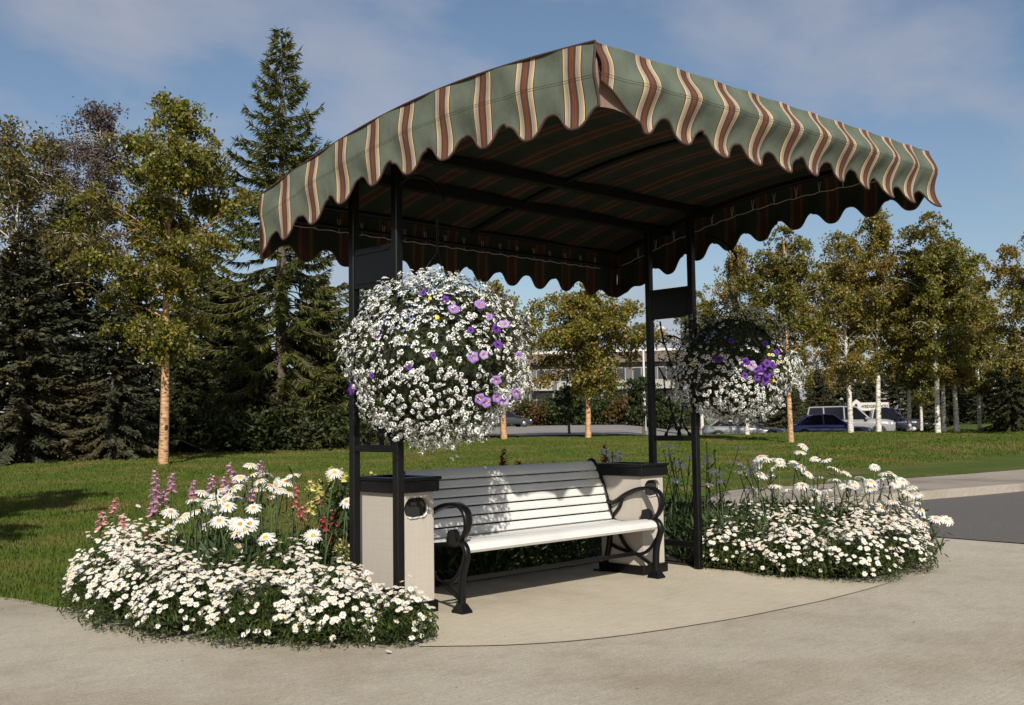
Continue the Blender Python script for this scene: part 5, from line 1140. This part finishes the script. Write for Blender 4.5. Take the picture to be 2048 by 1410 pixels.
    for x in (xf, xr):
        for sy in (-1, 1):
            a = MB(); a.lathe([(wr*1.17, -.006), (wr*1.17, .006)], 24, 0, (x, sy*(hw*.995), wr), axis='y'); a.build('wheel_arch', M_grey, t)
            w_ = MB(); w_.lathe([(wr*.6, -.11), (wr*.94, -.11), (wr, -.07), (wr, .07), (wr*.94, .11), (wr*.6, .11)], 24, 0, (x, sy*(hw-.085), wr), axis='y'); wo = w_.build('wheel', M_tyre, t)
            w_ = MB(); w_.lathe([(.04, -.115), (wr*.62, -.112), (wr*.62, .112), (.04, .115)], 16, 0, (x, sy*(hw-.085), wr), axis='y'); w_.build('rim', M_rim, wo)
    for sy in (-1, 1):
        hb = MB(); zz = hood*.80; x0 = Ln/2-.10; hb.loft([[(x0-.16, sy*hw*.90, zz-.07), (x0-.16, sy*hw*.92, zz+.07), (x0+.02, sy*hw*.52, zz+.06), (x0+.02, sy*hw*.52, zz-.07)], [(x0-.04, sy*hw*.90, zz-.07), (x0-.04, sy*hw*.90, zz+.05), (x0+.115, sy*hw*.52, zz+.03), (x0+.115, sy*hw*.52, zz-.07)]]); hb.build('headlight', M_lamp, t)
        MB().box((Ln*.17, sy*(hw+.01), belt-.02), (Ln*.205, sy*(hw+.19), belt+.12), 0, .03).build('mirror', P, t)
        MB().box((-Ln/2+.0, sy*hw*.6, belt*.66), (-Ln/2+.10, sy*hw*.84, belt*.86), 0, .02).build('tail_light', M_tail, t)
    gz = hood*.70; MB().box((Ln/2-.06, -hw*.46, gz-.12), (Ln/2+.02, hw*.46, gz+.10), 0, .03).build('grille', M_chrome if suv else M_grey, t)
    MB().box((Ln/2-.10, -hw*.80, zl+.04), (Ln/2+.05, hw*.80, zl+.20), 0, .05).build('bumper', M_chrome if suv else P, t)
    return t
CA = math.atan2(RH[1], RH[0])
car('silver grey sedan with a bright headlight, half hidden behind the right flower basket', 'car', 1487, 57, CA-.15, (.16, .17, .185), 'sedan', 4.6, 1.42, 1.76, -.02)
car('deep blue sedan parked behind the birch trunks', 'car', 1658, 57.5, CA-.20, (.012, .022, .16), 'sedan', 4.5, 1.43, 1.74, -.02)
car('silver white off road wagon with dark windows, behind the blue sedan', 'car', 1700, 63, CA-.32, (.22, .22, .225), 'suv', 5.2, 1.95, 2.0, -.05)
car('dark navy pickup truck right of the white wagon', 'pickup truck', 1770, 66.5, CA-.32, (.015, .018, .045), 'pickup', 5.3, 1.80, 1.95, 0)
car('white car furthest right, only its roof and windows showing behind the pickup', 'car', 1806, 74, CA-.2, (.36, .36, .36), 'suv', 4.6, 1.62, 1.8, .15)
p_ = at(1035, 92); car('dark car at the back of the lot, behind the left flower basket', 'car', 1012, 90, CA+.3, (.03, .035, .04), 'sedan', 4.5, 1.42, 1.75, .05)

# ------------------------------------------------------------------ motel sign
sp0 = ray(1741, 812, 78); sg = thing('roadside_sign', 'white roadside sign lettered WEDGEWOOD with a gabled emblem panel, above the parked cars', 'sign', (sp0[0], sp0[1], float(at(1741, 78)[2])), CA-.05)
zs = sp0[2]-float(at(1741, 78)[2]); M_board = simple('white_sign_board', (.48, .465, .42), .6, .06); M_ink = simple('black_lettering', (.015, .015, .018), .6); M_rededge = simple('dark_red_sign_edge', (.16, .03, .02), .6)
px = 78/CF
bo = MB(); bo.box((-22*px, -.08, zs-9*px), (35*px, .08, zs+7*px)); bo.build('board', M_board, sg)
MB().box((35*px, -.10, zs-9.5*px), (37*px, .10, zs+7.5*px)).build('edge_trim', M_rededge, sg)
gb = MB(); gb.loft([[(x, y, z) for x, z in ((-39*px, zs-9*px), (-22.2*px, zs-9*px), (-17*px, zs+5*px), (-28*px, zs+13.5*px), (-39*px, zs+5*px))] for y in (.11, -.11)]); gp = gb.build('gable_panel', M_board, sg)
em = MB(); em.loft([[(x, y, z) for x, z in ((-33*px, zs-5*px), (-27*px, zs-5*px), (-26*px, zs+2*px), (-29*px, zs+6*px), (-33*px, zs+1*px))] for y in (-.112, -.125)]); em.build('emblem', M_ink, gp)
for x in (-14, 22): MB().box((x*px-.09, -.07, 0), (x*px+.09, .07, zs-9*px)).build('leg', M_ink, sg)
fc = bpy.data.curves.new('lettering', 'FONT'); fc.body = 'WEDGEWOOD'; fc.size = 11.5*px*1.35; fc.align_x = 'CENTER'; fc.align_y = 'CENTER'; fc.extrude = .01; fc.offset = .012
fo = bpy.data.objects.new('lettering_curve', fc); COL.objects.link(fo); dg = bpy.context.evaluated_depsgraph_get()
tm = bpy.data.meshes.new_from_object(fo.evaluated_get(dg)); bpy.data.objects.remove(fo); tm.materials.clear(); tm.materials.append(M_ink)
to = obj('lettering', tm, sg); wt_ = max(v.co.x for v in tm.vertices)-min(v.co.x for v in tm.vertices); k_ = 53*px/wt_
to.rotation_euler = (PI/2, 0, 0); to.location = (7*px, -.095, zs-1*px); to.scale = (k_, k_*1.1, 1)

# ------------------------------------------------------------------ bits blown onto the concrete
def litter():
    r = np.random.default_rng(9); C = []
    edge = [np.array(p) for p in ((-.75, -.52), (-1.12, -.3), (-1.5, .25), (-1.75, .8), (-1.88, 1.5), (-1.8, 2.1), (2.75, -.5), (2.85, -1.3), (3.4, -1.52), (4.2, -1.3), (4.8, -.6), (2.3, -.1), (2.5, -.8))]
    for k in range(420):
        e = edge[r.integers(len(edge))]; C.append((e[0]+r.normal()*.16, e[1]+r.normal()*.16, .014+.004*r.random()))
    for k in range(130): C.append((r.uniform(-2.6, 4.5), r.uniform(-3.2, .3), .013))
    C = np.array(C); Tn = rand_dirs(len(C), r)*np.array([1, 1, .15]); V, F = leaf_quads(C, Tn/np.linalg.norm(Tn, axis=1, keepdims=True), np.tile([0, 0, 1.], (len(C), 1))+rand_dirs(len(C), r)*.25, r.uniform(.006, .02, len(C)), r.uniform(.004, .009, len(C)))
    m = leafmat('dry_bits', [(0, (.05, .035, .02)), (.6, (.16, .11, .06)), (.75, (.30, .24, .15)), (.8, (.7, .7, .66)), (1, (.75, .75, .72))], .1, .8)
    tag(obj('leaf_litter', npmesh('leaf_litter', V, F, m)), 'dry bits and fallen petals scattered on the concrete', 'litter', None, 'stuff')
litter()
o = obj('fallen_daisy', low_fl[1]); o.location = (-1.03, -.62, .02); orient(o, (.2, -.3, 1)); tag(o, 'single daisy head fallen on the concrete in front of the left bed', 'fallen flower')
